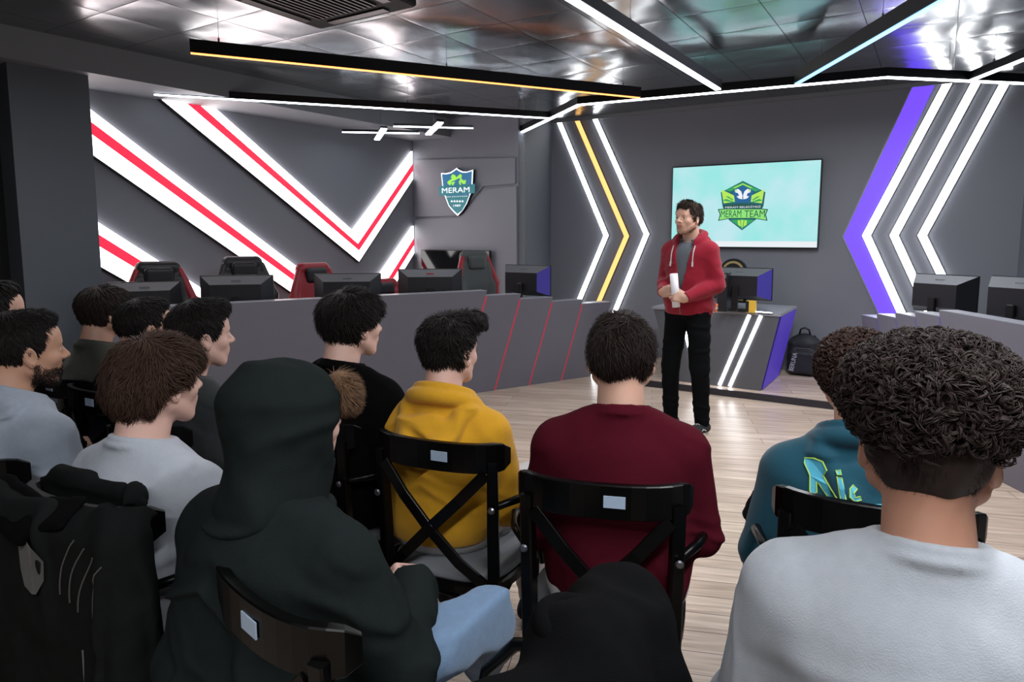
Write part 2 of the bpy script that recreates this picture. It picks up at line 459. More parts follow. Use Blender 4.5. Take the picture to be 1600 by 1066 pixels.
# ------------------------------------------------------------------ hanging LED beams
BZ = 2.67
def hang_beam(name, pa, pb, led, label, w=0.05, h=0.075, group=None, hangs=(0.12, 0.85), z=BZ, down=True):
    pa = np.asarray(pa, float); pb = np.asarray(pb, float)
    d = pb - pa; L_ = np.linalg.norm(d); d /= L_; s = np.cross(Z, d)
    mid = (pa + pb) / 2
    e = empty(name, (mid[0], mid[1], z), 0, label, 'ceiling light', group)
    MB().box((0, 0, h / 2 + 0.004), (L_ / 2, w / 2, h / 2), (d, s, Z)).build('profile', M['beam'], e)
    MB().box((0, 0, 0.0), (L_ / 2 - 0.004, w / 2 - 0.006, 0.0045), (d, s, Z)).build('diffuser', led, e)
    for t in hangs:
        p = d * (t - 0.5) * L_
        MB().tube([p + Z * (h), p + Z * (CEIL - z)], 0.0016, 5).tube([p + Z * h, p + Z * (h + 0.03)], 0.007, 8).build('hanging_wire', M['steel'], e)
    return e
def g2(px, py, z=BZ):
    q = on_z(px, py, z); return np.array([q[0], q[1], 0])
hang_beam('led_beam', g2(297, 83), g2(1000, 153), M['led_orange'], 'black hanging beam with a thin orange light along its lower edge', 0.03, 0.085, hangs=(0.05, 0.5, 0.95))
hang_beam('led_beam', g2(240, 148), g2(858, 185), M['led_beam'], 'long white hanging light running along the left soffit edge', 0.045, 0.06, 'white hanging beams', hangs=(0.1, 0.6, 0.93))
p1 = g2(1122, 140); p0 = g2(884, -6)
hang_beam('led_beam', p0 + (p0 - p1) / np.linalg.norm(p0 - p1) * 1.0, p1, M['led_beam'], 'bright white hanging light running from the top edge down to the zigzag light', 0.06, 0.07, 'white hanging beams', hangs=(0.5, 0.9))
p1 = g2(1245, 131); p0 = g2(1470, 2)
hang_beam('led_beam', p0 + (p0 - p1) / np.linalg.norm(p0 - p1) * 1.0, p1, M['led_blue'], 'black hanging beam with a pale blue light on its lower edge', 0.045, 0.095, hangs=(0.55, 0.85))
p1 = g2(1517, 126); p0 = g2(1600, 93)
hang_beam('led_beam', p0 + (p0 - p1) / np.linalg.norm(p0 - p1) * 0.8, p1, M['led_beam'], 'short white hanging light at the right edge, above the right chevrons', 0.05, 0.06, 'white hanging beams', hangs=(0.5, 0.8))
# zigzag light in front of the screen wall
zz = [g2(815, 207), g2(905, 164), g2(1385, 121), g2(1610, 131)]
zz[3] = zz[3] + (zz[3] - zz[2]) / np.linalg.norm(zz[3] - zz[2]) * 0.5
e = empty('led_beam', (zz[1][0], zz[1][1], BZ), 0, 'white zigzag hanging light running along in front of the screen wall', 'ceiling light')
q = MB(); q.prism(stroke([tuple((p - zz[1])[:2]) for p in zz], 0.05), (0, 0, 0), (1, 0, 0), (0, 1, 0), Z, 0.004, 0.07); q.build('profile', M['beam'], e)
q = MB(); q.prism(stroke([tuple((p - zz[1])[:2]) for p in zz], 0.042), (0, 0, 0), (1, 0, 0), (0, 1, 0), Z, -0.005, 0.0045); q.build('diffuser', M['led_beam'], e)
for i in range(3):
    for t in (0.3, 0.75):
        p = zz[i] + (zz[i + 1] - zz[i]) * t - zz[1]
        MB().tube([p + Z * 0.06, p + Z * (CEIL - BZ)], 0.0016, 5).build('hanging_wire', M['steel'], e)
# two small cross lights near the shield
for (a, b_, c, d_, lab) in (((535, 207), (655, 209), (589, 217), (600, 200), 'left one of the two small white cross-shaped hanging lights'),
                            ((615, 198), (739, 201), (669, 209), (688, 190), 'right one of the two small white cross-shaped hanging lights, nearer the shield')):
    zc = 2.56; P_ = [g2(*k, z=zc) for k in (a, b_, c, d_)]
    mid = (P_[0] + P_[1]) / 2
    e = empty('cross_light', (mid[0], mid[1], zc), 0, lab, 'ceiling light', 'small cross lights')
    for nm, (i, j) in (('long_bar', (0, 1)), ('short_bar', (2, 3))):
        dd = P_[j] - P_[i]; L_ = np.linalg.norm(dd); dd /= L_; ss = np.cross(Z, dd); m0 = (P_[i] + P_[j]) / 2 - mid
        zo = 0.0 if i == 0 else -0.012
        w_ = 0.012 if i == 0 else 0.03
        bar = MB().box(m0 + Z * (0.02 + zo), (L_ / 2, w_ + 0.004, 0.012), (dd, ss, Z)).build(nm, M['beam'], e)
        MB().box(m0 + Z * (0.004 + zo), (L_ / 2, w_, 0.006), (dd, ss, Z)).build('diffuser', M['led_beam'], bar)
    MB().tube([(0, 0, 0.03), (0, 0, CEIL - zc)], 0.002, 5).build('hanging_wire', M['steel'], e)

# air-conditioning cassette
ac = U * -3.58 + V * 3.28
e = empty('air_conditioner', (*(ac + U * 0.42 - V * 0.42)[:2], CEIL), 0, 'square black ceiling air conditioner cassette with dark louvres at the top edge', 'air conditioner')
MB().box((0, 0, -0.025), (0.42, 0.42, 0.025), (U, V, Z), bev=0.012).build('cover', M['blackmatte'], e)
q = MB()
for i in range(13): q.box(U * (-0.24 + i * 0.04) - Z * 0.055, (0.006, 0.25, 0.006), (U, V, Z))
q.build('grille', M['black'], e)
for k in range(4):
    a = [U, V, -U, -V][k]; c = np.cross(Z, a)
    MB().box(a * 0.34 - Z * 0.056, (0.03, 0.24, 0.004), (a, c, Z)).build('louvre', M['dark_plastic'], e)

# ------------------------------------------------------------------ implicit surfaces: rounded shapes blended and meshed
def smin(a, b, k):
    if k <= 0: return np.minimum(a, b)
    h = np.clip(0.5 + 0.5 * (b - a) / k, 0, 1)
    return b + (a - b) * h - k * h * (1 - h)
_rng = np.random.RandomState(7)
_NT = _rng.rand(64, 64, 64).astype(np.float32) * 2 - 1
def vnoise(P):
    """smooth value noise in -1..1"""
    i = np.floor(P).astype(np.int64); f = (P - i).astype(np.float32); f = f * f * (3 - 2 * f)
    i0 = i & 63; i1 = (i + 1) & 63
    x0, y0, z0 = i0.T; x1, y1, z1 = i1.T; fx, fy, fz = f.T
    c00 = _NT[x0, y0, z0] * (1 - fx) + _NT[x1, y0, z0] * fx; c10 = _NT[x0, y1, z0] * (1 - fx) + _NT[x1, y1, z0] * fx
    c01 = _NT[x0, y0, z1] * (1 - fx) + _NT[x1, y0, z1] * fx; c11 = _NT[x0, y1, z1] * (1 - fx) + _NT[x1, y1, z1] * fx
    return (c00 * (1 - fy) + c10 * fy) * (1 - fz) + (c01 * (1 - fy) + c11 * fy) * fz
def rotm(rx=0, ry=0, rz=0):
    return np.array(Matrix.Rotation(math.radians(rz), 3, 'Z') @ Matrix.Rotation(math.radians(ry), 3, 'Y') @ Matrix.Rotation(math.radians(rx), 3, 'X'))
class Frame:
    def __init__(s, o=(0, 0, 0), R=None, k=1.0): s.o = np.array(o, float); s.R = np.eye(3) if R is None else np.array(R); s.k = k
    def pt(s, x, y, z): return s.o + s.R @ (np.array([x, y, z], float) * s.k)
W0 = Frame()
class Sdf:
    """ordered list of blended primitives"""
    def __init__(s): s.it = []
    def cone(s, a, b, r1, r2=None, k=0.02, op='u', fr=W0):
        s.it.append(('c', fr.pt(*a), fr.pt(*b), r1 * fr.k, (r1 if r2 is None else r2) * fr.k, k, op)); return s
    def ell(s, c, r, k=0.02, op='u', fr=W0, rot=None):
        R = fr.R if rot is None else fr.R @ rot
        s.it.append(('e', fr.pt(*c), np.array(r, float) * fr.k, R, k, op)); return s
    def box(s, c, h, rad, k=0.01, op='u', fr=W0, rot=None):
        R = fr.R if rot is None else fr.R @ rot
        s.it.append(('b', fr.pt(*c), np.array(h, float) * fr.k, R, rad * fr.k, k, op)); return s
    def half(s, p, n, k=0.01, op='i', fr=W0):
        """plane through p; solid on the side away from n"""
        n = fr.R @ (np.array(n, float) / np.linalg.norm(n)); s.it.append(('h', fr.pt(*p), n, k, op)); return s
    def torus(s, c, R_, r, k=0.01, op='u', fr=W0, rot=None, sx=1.0, sy=1.0):
        R = fr.R if rot is None else fr.R @ rot
        s.it.append(('t', fr.pt(*c), R, R_ * fr.k, r * fr.k, k, op, sx, sy)); return s
    def sub(s, other, k=0.01, op='u'): s.it.append(('S', other, k, op)); return s
    def fn(s, f): s.it.append(('f', f)); return s
    def __call__(s, P):
        d = np.full(len(P), 9.0, dtype=np.float32)
        for it in s.it:
            t = it[0]
            if t == 'f': d = it[1](P, d); continue
            if t == 'c':
                _, a, b, r1, r2, k, op = it; ba = b - a; pa = P - a
                h = np.clip(pa @ ba / (ba @ ba + 1e-12), 0, 1)
                e = np.linalg.norm(pa - h[:, None] * ba, axis=1) - (r1 + (r2 - r1) * h)
            elif t == 'e':
                _, c, r, R, k, op = it; q = (P - c) @ R
                k0 = np.linalg.norm(q / r, axis=1); k1 = np.linalg.norm(q / (r * r), axis=1) + 1e-9
                e = k0 * (k0 - 1) / k1
            elif t == 'b':
                _, c, hh, R, rad, k, op = it; q = np.abs((P - c) @ R) - (hh - rad)
                e = np.linalg.norm(np.maximum(q, 0), axis=1) + np.minimum(q.max(axis=1), 0) - rad
            elif t == 'h':
                _, p, n, k, op = it; e = (P - p) @ n
            elif t == 't':
                _, c, R, R_, r, k, op, sx, sy = it; q = (P - c) @ R
                e = np.hypot(np.hypot(q[:, 0] / sx, q[:, 1] / sy) - R_, q[:, 2]) - r
            elif t == 'S': _, o_, k, op = it; e = o_(P)
            if op == 'u': d = smin(d, e, k)
            elif op == 's': d = -smin(-d, e, k)
            else: d = -smin(-d, -e, k)
        return d
def surfnet(fn, lo, hi, h):
    """surface nets on a block-sparse grid -> verts, quads"""
    B = 8; lo = np.array(lo, float); hi = np.array(hi, float)
    nb = np.maximum(1, np.ceil((hi - lo) / h / B).astype(int)); n = nb * B + 1
    bi = np.stack(np.meshgrid(*[np.arange(x) for x in nb], indexing='ij'), -1).reshape(-1, 3)
    cen = lo + (bi * B + B / 2) * h
    dc = fn(cen)
    V_ = np.empty(tuple(n), dtype=np.float32)
    vb = np.repeat(np.repeat(np.repeat(dc.reshape(tuple(nb)), B, 0), B, 1), B, 2)
    V_[:-1, :-1, :-1] = vb; V_[-1] = 1; V_[:, -1] = 1; V_[:, :, -1] = 1
    V_ = np.where(V_ > 0, 1.0, -1.0).astype(np.float32)
    act = bi[np.abs(dc) < h * B * 0.95 + 0.02]
    if not len(act): return np.zeros((0, 3)), np.zeros((0, 4), int)
    g = np.stack(np.meshgrid(*[np.arange(B + 1)] * 3, indexing='ij'), -1).reshape(-1, 3)
    for s0 in range(0, len(act), 400):
        idx = (act[s0:s0 + 400, None, :] * B + g[None]).reshape(-1, 3)
        V_[idx[:, 0], idx[:, 1], idx[:, 2]] = fn(lo + idx * h)
    # closed at the box border
    V_[0] = np.maximum(V_[0], h); V_[-1] = np.maximum(V_[-1], h); V_[:, 0] = np.maximum(V_[:, 0], h)
    V_[:, -1] = np.maximum(V_[:, -1], h); V_[:, :, 0] = np.maximum(V_[:, :, 0], h); V_[:, :, -1] = np.maximum(V_[:, :, -1], h)
    neg = V_ < 0
    cs = [neg[x:n[0] - 1 + x, y:n[1] - 1 + y, z:n[2] - 1 + z] for x in (0, 1) for y in (0, 1) for z in (0, 1)]
    anyn = np.logical_or.reduce(cs); alln = np.logical_and.reduce(cs)
    cell = anyn & ~alln
    ci = np.argwhere(cell)
    vid = np.full(cell.shape, -1, dtype=np.int32); vid[cell] = np.arange(len(ci))
    acc = np.zeros((len(ci), 3)); cnt = np.zeros(len(ci))
    co_ = [(x, y, z) for x in (0, 1) for y in (0, 1) for z in (0, 1)]
    val = [V_[ci[:, 0] + c[0], ci[:, 1] + c[1], ci[:, 2] + c[2]] for c in co_]
    for i in range(8):
        for j in range(i + 1, 8):
            df = np.array(co_[j]) - np.array(co_[i])
            if np.abs(df).sum() != 1: continue
            m_ = (val[i] < 0) != (val[j] < 0)
            t = np.where(m_, val[i] / (val[i] - val[j] + 1e-12), 0)
            acc += np.where(m_[:, None], np.array(co_[i]) + t[:, None] * df, 0); cnt += m_
    verts = lo + (ci + acc / cnt[:, None]) * h
    F_ = []
    for ax in range(3):
        a1, a2 = (ax + 1) % 3, (ax + 2) % 3
        sl0 = [slice(None)] * 3; sl1 = [slice(None)] * 3
        sl0[ax] = slice(0, n[ax] - 1); sl1[ax] = slice(1, n[ax])
        m_ = neg[tuple(sl0)] != neg[tuple(sl1)]
        e_ = np.argwhere(m_); e_ = e_[(e_[:, a1] > 0) & (e_[:, a2] > 0) & (e_[:, a1] < n[a1] - 1) & (e_[:, a2] < n[a2] - 1)]
        flip = neg[tuple(e_.T)]
        q = []
        for (d1, d2) in ((-1, -1), (0, -1), (0, 0), (-1, 0)):
            c = e_.copy(); c[:, a1] += d1; c[:, a2] += d2
            q.append(vid[c[:, 0], c[:, 1], c[:, 2]])
        q = np.stack(q, 1); q[~flip] = q[~flip][:, ::-1]
        F_.append(q)
    return verts, np.concatenate(F_)
def sdf_mesh(name, fn, lo, hi, h, material, parent=None, smooth=True):
    v, f = surfnet(fn, lo, hi, h)
    return link_mesh(name, v, f, material, parent, smooth)
def grad(fn, P, e=0.0015):
    k = np.array([[1, -1, -1], [-1, -1, 1], [-1, 1, -1], [1, 1, 1]], float)
    g = sum(k[i][None] * fn(P + k[i] * e)[:, None] for i in range(4))
    return g / (np.linalg.norm(g, axis=1)[:, None] + 1e-9)
def tubes_mesh(paths, radii, normals, flat=0.5, sides=4):
    """many tapered strands at once: paths (N,S,3), radii (N,S), normals (N,S,3)"""
    N, S_, _ = paths.shape
    T = np.empty_like(paths); T[:, 1:-1] = paths[:, 2:] - paths[:, :-2]; T[:, 0] = paths[:, 1] - paths[:, 0]; T[:, -1] = paths[:, -1] - paths[:, -2]
    T /= np.linalg.norm(T, axis=2)[..., None] + 1e-9
    Bn = np.cross(T, normals); Bn /= np.linalg.norm(Bn, axis=2)[..., None] + 1e-9
    Nn = np.cross(Bn, T)
    vs = []
    for k in range(sides):
        a = 2 * math.pi * k / sides
        vs.append(paths + Bn * (radii * math.cos(a))[..., None] + Nn * (radii * flat * math.sin(a))[..., None])
    vs = np.stack(vs, 2).reshape(-1, 3)
    base = (np.arange(N)[:, None, None] * S_ + np.arange(S_ - 1)[None, :, None]) * sides
    k = np.arange(sides)[None, None, :]; k2 = (k + 1) % sides
    f = np.stack([base + k2, base + k, base + sides + k, base + sides + k2], -1).reshape(-1, 4)
    return vs, f
def ridges(P, fr, st=(1, 1, 1), seed=0.0):
    """fold-like ridges: 0 in creases, 1 on crests"""
    Q = P * (fr * np.array(st)) + seed
    Q = Q + 0.6 * np.stack([vnoise(Q * 0.7 + 11), vnoise(Q * 0.7 + 23), vnoise(Q * 0.7 + 37)], 1)
    return 1 - np.abs(vnoise(Q))
def creases(P, fr, st=(1, 1, 1), seed=0.0, w=2.6):
    """narrow rounded folds on a flat ground, 0..1"""
    r = np.clip(1 - w * (1 - ridges(P, fr, st, seed)), 0, 1); return r * r * (3 - 2 * r)

# ------------------------------------------------------------------ lettering
def text_geo(s):
    c = bpy.data.curves.new('lettering', 'FONT'); c.body = s; c.resolution_u = 3
    o = bpy.data.objects.new('lettering', c); SC.collection.objects.link(o)
    bpy.context.view_layer.update()
    me = bpy.data.meshes.new_from_object(o.evaluated_get(bpy.context.evaluated_depsgraph_get()))
    vs = np.array([v.co[:] for v in me.vertices]); fs = [tuple(p.vertices) for p in me.polygons]
    bpy.data.objects.remove(o); bpy.data.curves.remove(c); bpy.data.meshes.remove(me)
    return vs, fs
def text_on(mb, s, x0, x1, y0, y1, o, ex, ey, n, d, fill=None, warp=None):
    """lettering fitted into a rectangle of a plane"""
    vs, fs = text_geo(s); a, b = vs[:, :2].min(0), vs[:, :2].max(0)
    q = (vs[:, :2] - a) / (b - a) * [x1 - x0, y1 - y0] + [x0, y0]
    if warp: q = np.array([warp(*p) for p in q])
    mb.add([np.asarray(o) + np.asarray(ex) * p[0] + np.asarray(ey) * p[1] + np.asarray(n) * d for p in q], fs)

def flatmat(name, col, e): return emitter(name, col, e)

# ------------------------------------------------------------------ wall screen with the picture it shows
t0 = tvw(1054, 260); t1 = tvw(1287, 250.5); t2 = tvw(1283, 389); 
tx0, tx1 = t0[0], t1[0]; tz1 = (t0[1] + t1[1]) / 2; tz0 = t2[1]
cx, cz = (tx0 + tx1) / 2, (tz0 + tz1) / 2
tv = empty('television', PW + U * cx + Z * cz - V * 0.05, 0, 'large wall screen showing a green team crest on pale turquoise', 'television')
hw, hh = (tx1 - tx0) / 2, (tz1 - tz0) / 2
MB().box((0, 0, 0), (hw, 0.025, hh), (U, V, Z), bev=0.006).build('casing', M['black'], tv)
MB().box(V * 0.037, (0.2, 0.012, 0.15), (U, V, Z)).build('wall_bracket', M['blackmatte'], tv)
scr = bpy.data.materials.new('turquoise_screen'); scr.use_nodes = True
nt = scr.node_tree; bs = nt.nodes['Principled BSDF']
tcn = nt.nodes.new('ShaderNodeTexCoord'); nn = nt.nodes.new('ShaderNodeTexNoise'); nn.inputs['Scale'].default_value = 3.0; nn.inputs['Detail'].default_value = 3
rp = nt.nodes.new('ShaderNodeValToRGB'); rp.color_ramp.elements[0].position = 0.35; rp.color_ramp.elements[1].position = 0.7
rp.color_ramp.elements[0].color = s2l((150, 226, 222)) + (1,); rp.color_ramp.elements[1].color = s2l((186, 226, 232)) + (1,)
nt.links.new(tcn.outputs['Object'], nn.inputs['Vector']); nt.links.new(nn.outputs['Fac'], rp.inputs['Fac'])
nt.links.new(rp.outputs['Color'], bs.inputs['Emission Color']); bs.inputs['Emission Strength'].default_value = 0.95
bs.inputs['Base Color'].default_value = (0.01, 0.01, 0.01, 1); bs.inputs['Roughness'].default_value = 0.3
scrn = MB().box(-V * 0.0262, (hw - 0.012, 0.0008, hh - 0.014), (U, V, Z)).build('screen', scr, tv)
SO = np.zeros(3) - V * 0.027
def sp(x, y):   # crest crop pixel -> screen-plane coordinates
    a, z = tvw(1100 + x / 10.66, 270 + y / 10.66); return (a - cx, z - cz)
LM = {k: flatmat('crest_' + k, c, 0.95) for k, c in {'teal': (10, 92, 100), 'blue': (18, 92, 146), 'green': (38, 160, 92), 'lime': (176, 226, 84), 'pale': (136, 222, 112), 'white': (232, 236, 244), 'dark': (14, 78, 72), 'bar': (226, 232, 236)}.items()}
def crest(name, polys, m, d):
    q = MB()
    for p in polys: q.prism([sp(*v) for v in p], SO, U, Z, -V, d - 0.0003, d)
    return q.build(name, m, scrn)
mir = lambda P: [(1352 - x, y) for x, y in P][::-1]
MB().box(SO - Z * (hh - 0.045), (hw - 0.013, 0.0004, 0.030), (U, V, Z)).build('bottom_bar', LM['bar'], scrn)
crest('crest_shield', [[(676, 145), (1050, 330), (1018, 560), (895, 780), (662, 960), (445, 790), (340, 565), (312, 335)]], LM['teal'], 0.0008)
crest('crest_field', [[(676, 215), (850, 310), (860, 500), (500, 500), (510, 310)]], LM['blue'], 0.0012)
crest('crest_chevron', [[(390, 300), (676, 168), (676, 215), (470, 320)], mir([(390, 300), (676, 168), (676, 215), (470, 320)])], LM['green'], 0.0016)
for p in ([(510, 262), (676, 186), (676, 204), (550, 262)],): crest('crest_stripe', [p], LM['lime'], 0.0019); crest('crest_stripe', [mir(p)], LM['lime'], 0.0019)
for P_ in ([(322, 285), (530, 385), (545, 490), (360, 515)],):
    for W_ in (P_, mir(P_)):
        crest('crest_wing', [W_], LM['lime'], 0.0016)
    for F_ in ([(390, 400), (440, 400), (520, 455), (510, 470)], [(345, 470), (400, 440), (530, 490), (520, 500)]):
        crest('crest_feather', [F_], LM['green'], 0.0020); crest('crest_feather', [mir(F_)], LM['green'], 0.0020)
B_ = [(545, 292), (600, 276), (650, 318), (670, 380), (668, 448), (610, 436), (572, 400), (612, 392), (600, 350), (548, 330)]
crest('crest_bird', [B_], LM['white'], 0.0018); crest('crest_bird', [mir(B_)], LM['white'], 0.0018)
crest('crest_beak', [[(540, 300), (590, 296), (560, 332)]], LM['lime'], 0.0021); crest('crest_beak', [mir([(540, 300), (590, 296), (560, 332)])], LM['lime'], 0.0021)
crest('crest_ribbon', [[(372, 540), (676, 512), (985, 540), (990, 600), (365, 600)]], LM['dark'], 0.0022)
crest('banner_border', [[(262, 612), (370, 600), (980, 600), (1095, 612), (1060, 700), (1085, 804), (880, 770), (460, 770), (268, 804), (295, 700)]], LM['dark'], 0.0024)
crest('banner', [[(285, 626), (375, 614), (976, 614), (1072, 626), (1044, 700), (1062, 788), (880, 756), (460, 756), (288, 788), (310, 700)]], LM['pale'], 0.0028)
crest('crest_base', [[(470, 790), (670, 778), (870, 790), (664, 930)]], LM['green'], 0.0018)
for F_ in ([(640, 790), (690, 790), (664, 945)], [(590, 800), (625, 790), (650, 900), (600, 870)], [(705, 790), (745, 800), (735, 870), (685, 900)]): crest('crest_leaf', [F_], LM['lime'], 0.0022)
q = MB(); a0 = sp(385, 598); a1 = sp(972, 545); text_on(q, 'MERAM BELEDİYESİ', a0[0], a1[0], a0[1], a1[1], SO, U, Z, -V, 0.0028); q.build('lettering', LM['white'], scrn)
q = MB(); a0 = sp(312, 748); a1 = sp(655, 626); text_on(q, 'MERAM', a0[0], a1[0], a0[1], a1[1], SO, U, Z, -V, 0.0032)
q.build('lettering', LM['dark'], scrn)
q = MB(); a0 = sp(702, 748); a1 = sp(1045, 626); text_on(q, 'TEAM', a0[0], a1[0], a0[1], a1[1], SO, U, Z, -V, 0.0032); q.build('lettering', LM['dark'], scrn)

# ------------------------------------------------------------------ municipality shield on the back left wall
def bz(x, y): return bw(670 + x / 10.66, 250 + y / 10.66)
ca, cb = bz(530, 520)
sh = empty('wall_sign', P0 + U * ca + Z * cb - V * 0.022, 0, 'blue-green shield sign reading MERAM with a white rim', 'sign')
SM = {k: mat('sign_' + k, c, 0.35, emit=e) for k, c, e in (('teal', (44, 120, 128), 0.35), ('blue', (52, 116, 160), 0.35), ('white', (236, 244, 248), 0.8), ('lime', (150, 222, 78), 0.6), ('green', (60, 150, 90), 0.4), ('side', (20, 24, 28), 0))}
out = [(520, 140), (560, 170), (620, 198), (700, 200), (795, 170), (785, 410), (752, 570), (690, 730), (620, 845), (538, 935), (460, 860), (390, 775), (322, 600), (286, 450), (262, 225), (340, 228), (420, 210), (480, 172)]
ctr = np.array([530, 520.])
def shrink(P, k): return [tuple(ctr + (np.array(p) - ctr) * k) for p in P]
def bpoly(name, polys, m, d0, d1):
    q = MB()
    for P in polys: q.prism([(a - ca, z - cb) for a, z in (bz(*v) for v in P)], (0, 0, 0), U, Z, -V, d0, d1)
    return q.build(name, m, sh)
bpoly('back_box', [out], SM['side'], 0.0, 0.045); bpoly('rim', [out], SM['white'], 0.045, 0.050)
bpoly('field', [shrink(out, 0.93)], SM['blue'], 0.0501, 0.052)
bpoly('lower_field', [[(345, 600), (735, 590), (675, 740), (610, 850), (538, 905), (465, 835), (400, 760)]], SM['teal'], 0.0521, 0.0535)
bpoly('banner', [[(232, 450), (300, 440), (780, 412), (832, 402), (828, 562), (760, 560), (320, 596), (234, 600)]], SM['teal'], 0.0521, 0.058)
for P in ([(430, 300), (455, 245), (500, 262), (520, 300), (460, 330)], [(530, 290), (585, 240), (612, 262), (600, 320), (560, 310)], [(372, 372), (430, 330), (545, 290), (560, 315), (440, 370), (410, 410), (380, 408)], [(600, 320), (640, 350), (682, 340), (670, 405), (635, 410), (600, 375), (575, 330)], [(440, 385), (500, 365), (470, 430), (450, 425)], [(560, 370), (585, 345), (600, 420), (580, 425)], [(395, 420), (415, 380), (440, 385), (420, 430)]):
    bpoly('leaf', [P], SM['lime'], 0.0521, 0.056)
def btext(s, x0, x1, ya, yb, m=SM['white'], d=0.0592):
    a = bz(x0, yb); b = bz(x1, ya); q = MB()
    text_on(q, s, a[0] - ca, b[0] - ca, min(a[1], b[1]) - cb, max(a[1], b[1]) - cb, (0, 0, 0), U, Z, -V, d); return q.build('lettering', m, sh)
btext('MERAM', 288, 742, 455, 560); btext('BELEDİYESİ', 345, 710, 598, 628); btext('1989', 474, 590, 745, 785, d=0.056)
for k in range(5):
    cxx, cyy = 445 + k * 45, 693
    st_ = [(cxx + (22 if i % 2 == 0 else 9) * math.sin(i * math.pi / 5), cyy - (22 if i % 2 == 0 else 9) * math.cos(i * math.pi / 5)) for i in range(10)]
    bpoly('star', [st_], SM['white'], 0.0536, 0.056)

# ------------------------------------------------------------------ small television on the back left wall
a0 = bw(665, 391); a1 = bw(772, 389); a2 = bw(700, 460)
e = empty('television', P0 + U * (a0[0] + a1[0]) / 2 + Z * (a0[1] - 0.28) - V * 0.075, 0, 'switched-off dark television on the back wall, behind the fourth gaming chair', 'television')
w_ = (a1[0] - a0[0]) / 2
MB().box((0, 0, 0), (w_, 0.02, 0.29), (U, V, Z), bev=0.005).build('casing', M['black'], e)
MB().box(-V * 0.0205, (w_ - 0.01, 0.001, 0.28), (U, V, Z)).build('screen', mat('dark_glass', (8, 8, 10), 0.08), e)
MB().box(V * 0.035, (0.15, 0.018, 0.1), (U, V, Z)).build('wall_bracket', M['blackmatte'], e)

# ------------------------------------------------------------------ counters
LP = on_z(744, 615, 0.0); LD = on_z(888, 595, 0.0) - LP; LD[2] = 0; LD /= np.linalg.norm(LD); LN = np.array([LD[1], -LD[0], 0])   # LN faces the audience
def lc(px, py):
    q = on_plane(px, py, LP, LN); return float((q - LP) @ LD), float(q[2])
cnt = empty('counter', LP - Z * LP[2], 0, 'long grey counter with stepped slanted panels and red light lines, left of the speaker', 'counter')
tops = [lc(761, 453.6), lc(815, 460.5), lc(866, 466), lc(914, 470.5), lc(959, 474.5)]
bots = [lc(714, 619), lc(773, 609), lc(827.7, 601), lc(876.7, 594), lc(930, 588)]
zt = [0.965, 0.915, 0.865, 0.82, 0.775]
tslope = (tops[1][0] - bots[1][0]) / tops[1][1]
s_left = lc(150, 560)[0]
for i in range(5):
    s1 = tops[i][0]; s0 = s_left if i == 0 else tops[i - 1][0]
    b1 = s1 - tslope * zt[i]; b0 = s_left if i == 0 else s0 - tslope * zt[i - 1] - 0.02
    back = i * 0.012
    pol = [(b0, 0.0), (b1, 0.0), (s1, zt[i]), (s0 - (0.02 if i else 0), zt[i])]
    MB().prism(pol, -LN * back, LD, Z, -LN, 0.0, 0.13 + 0.0 * i).build('front_panel', M['counter'], cnt)
    pol2 = [(pol[3][0] + 0.002, zt[i]), (pol[2][0] - 0.002, zt[i]), (pol[2][0] - 0.002, zt[i] + 0.004), (pol[3][0] + 0.002, zt[i] + 0.004)]
    MB().prism(pol2, -LN * back, LD, Z, -LN, 0.002, 0.128).build('top_edge', M['counter_top'], cnt)
    if i < 4:
        a = np.array([b1, 0.004]); c = np.array([s1 - tslope * (zt[i] - zt[i + 1]), zt[i + 1] - 0.004]); 
        MB().prism([tuple(a + [0.001, 0]), tuple(a + [0.022, 0]), tuple(c + [0.022, 0]), tuple(c + [0.001, 0])], -LN * back, LD, Z, -LN, 0.0085, 0.0119).build('red_light_line', M['led_red'], cnt)
MB().prism([(tops[4][0] - tslope * 0.775 + 0.004, 0.0), (tops[4][0] - tslope * 0.775 + 0.04, 0.0), (tops[4][0] - tslope * 0.5 + 0.04, 0.275), (tops[4][0] - tslope * 0.5 + 0.004, 0.275)], (0, 0, 0), LD, Z, -LN, 0.06, 0.09).build('white_light_line', M['led_white'], cnt)
# worktop behind the counter
dk = empty('desk', LP - LN * 0.5 - Z * LP[2], 0, 'grey worktop behind the left counter carrying the row of monitors', 'desk')
MB().box(LD * (s_left + 0.6 + tops[3][0]) / 2 + Z * 0.735 + LN * 0.115, ((tops[3][0] - s_left - 0.6) / 2, 0.25, 0.015), (LD, LN, Z)).build('worktop', M['desk'], dk)
for s_ in np.linspace(s_left + 0.65, tops[3][0] - 0.2, 2): MB().box(LD * s_ + LN * 0.115 + Z * 0.36, (0.015, 0.24, 0.36), (LD, LN, Z)).build('side_panel', M['desk'], dk)

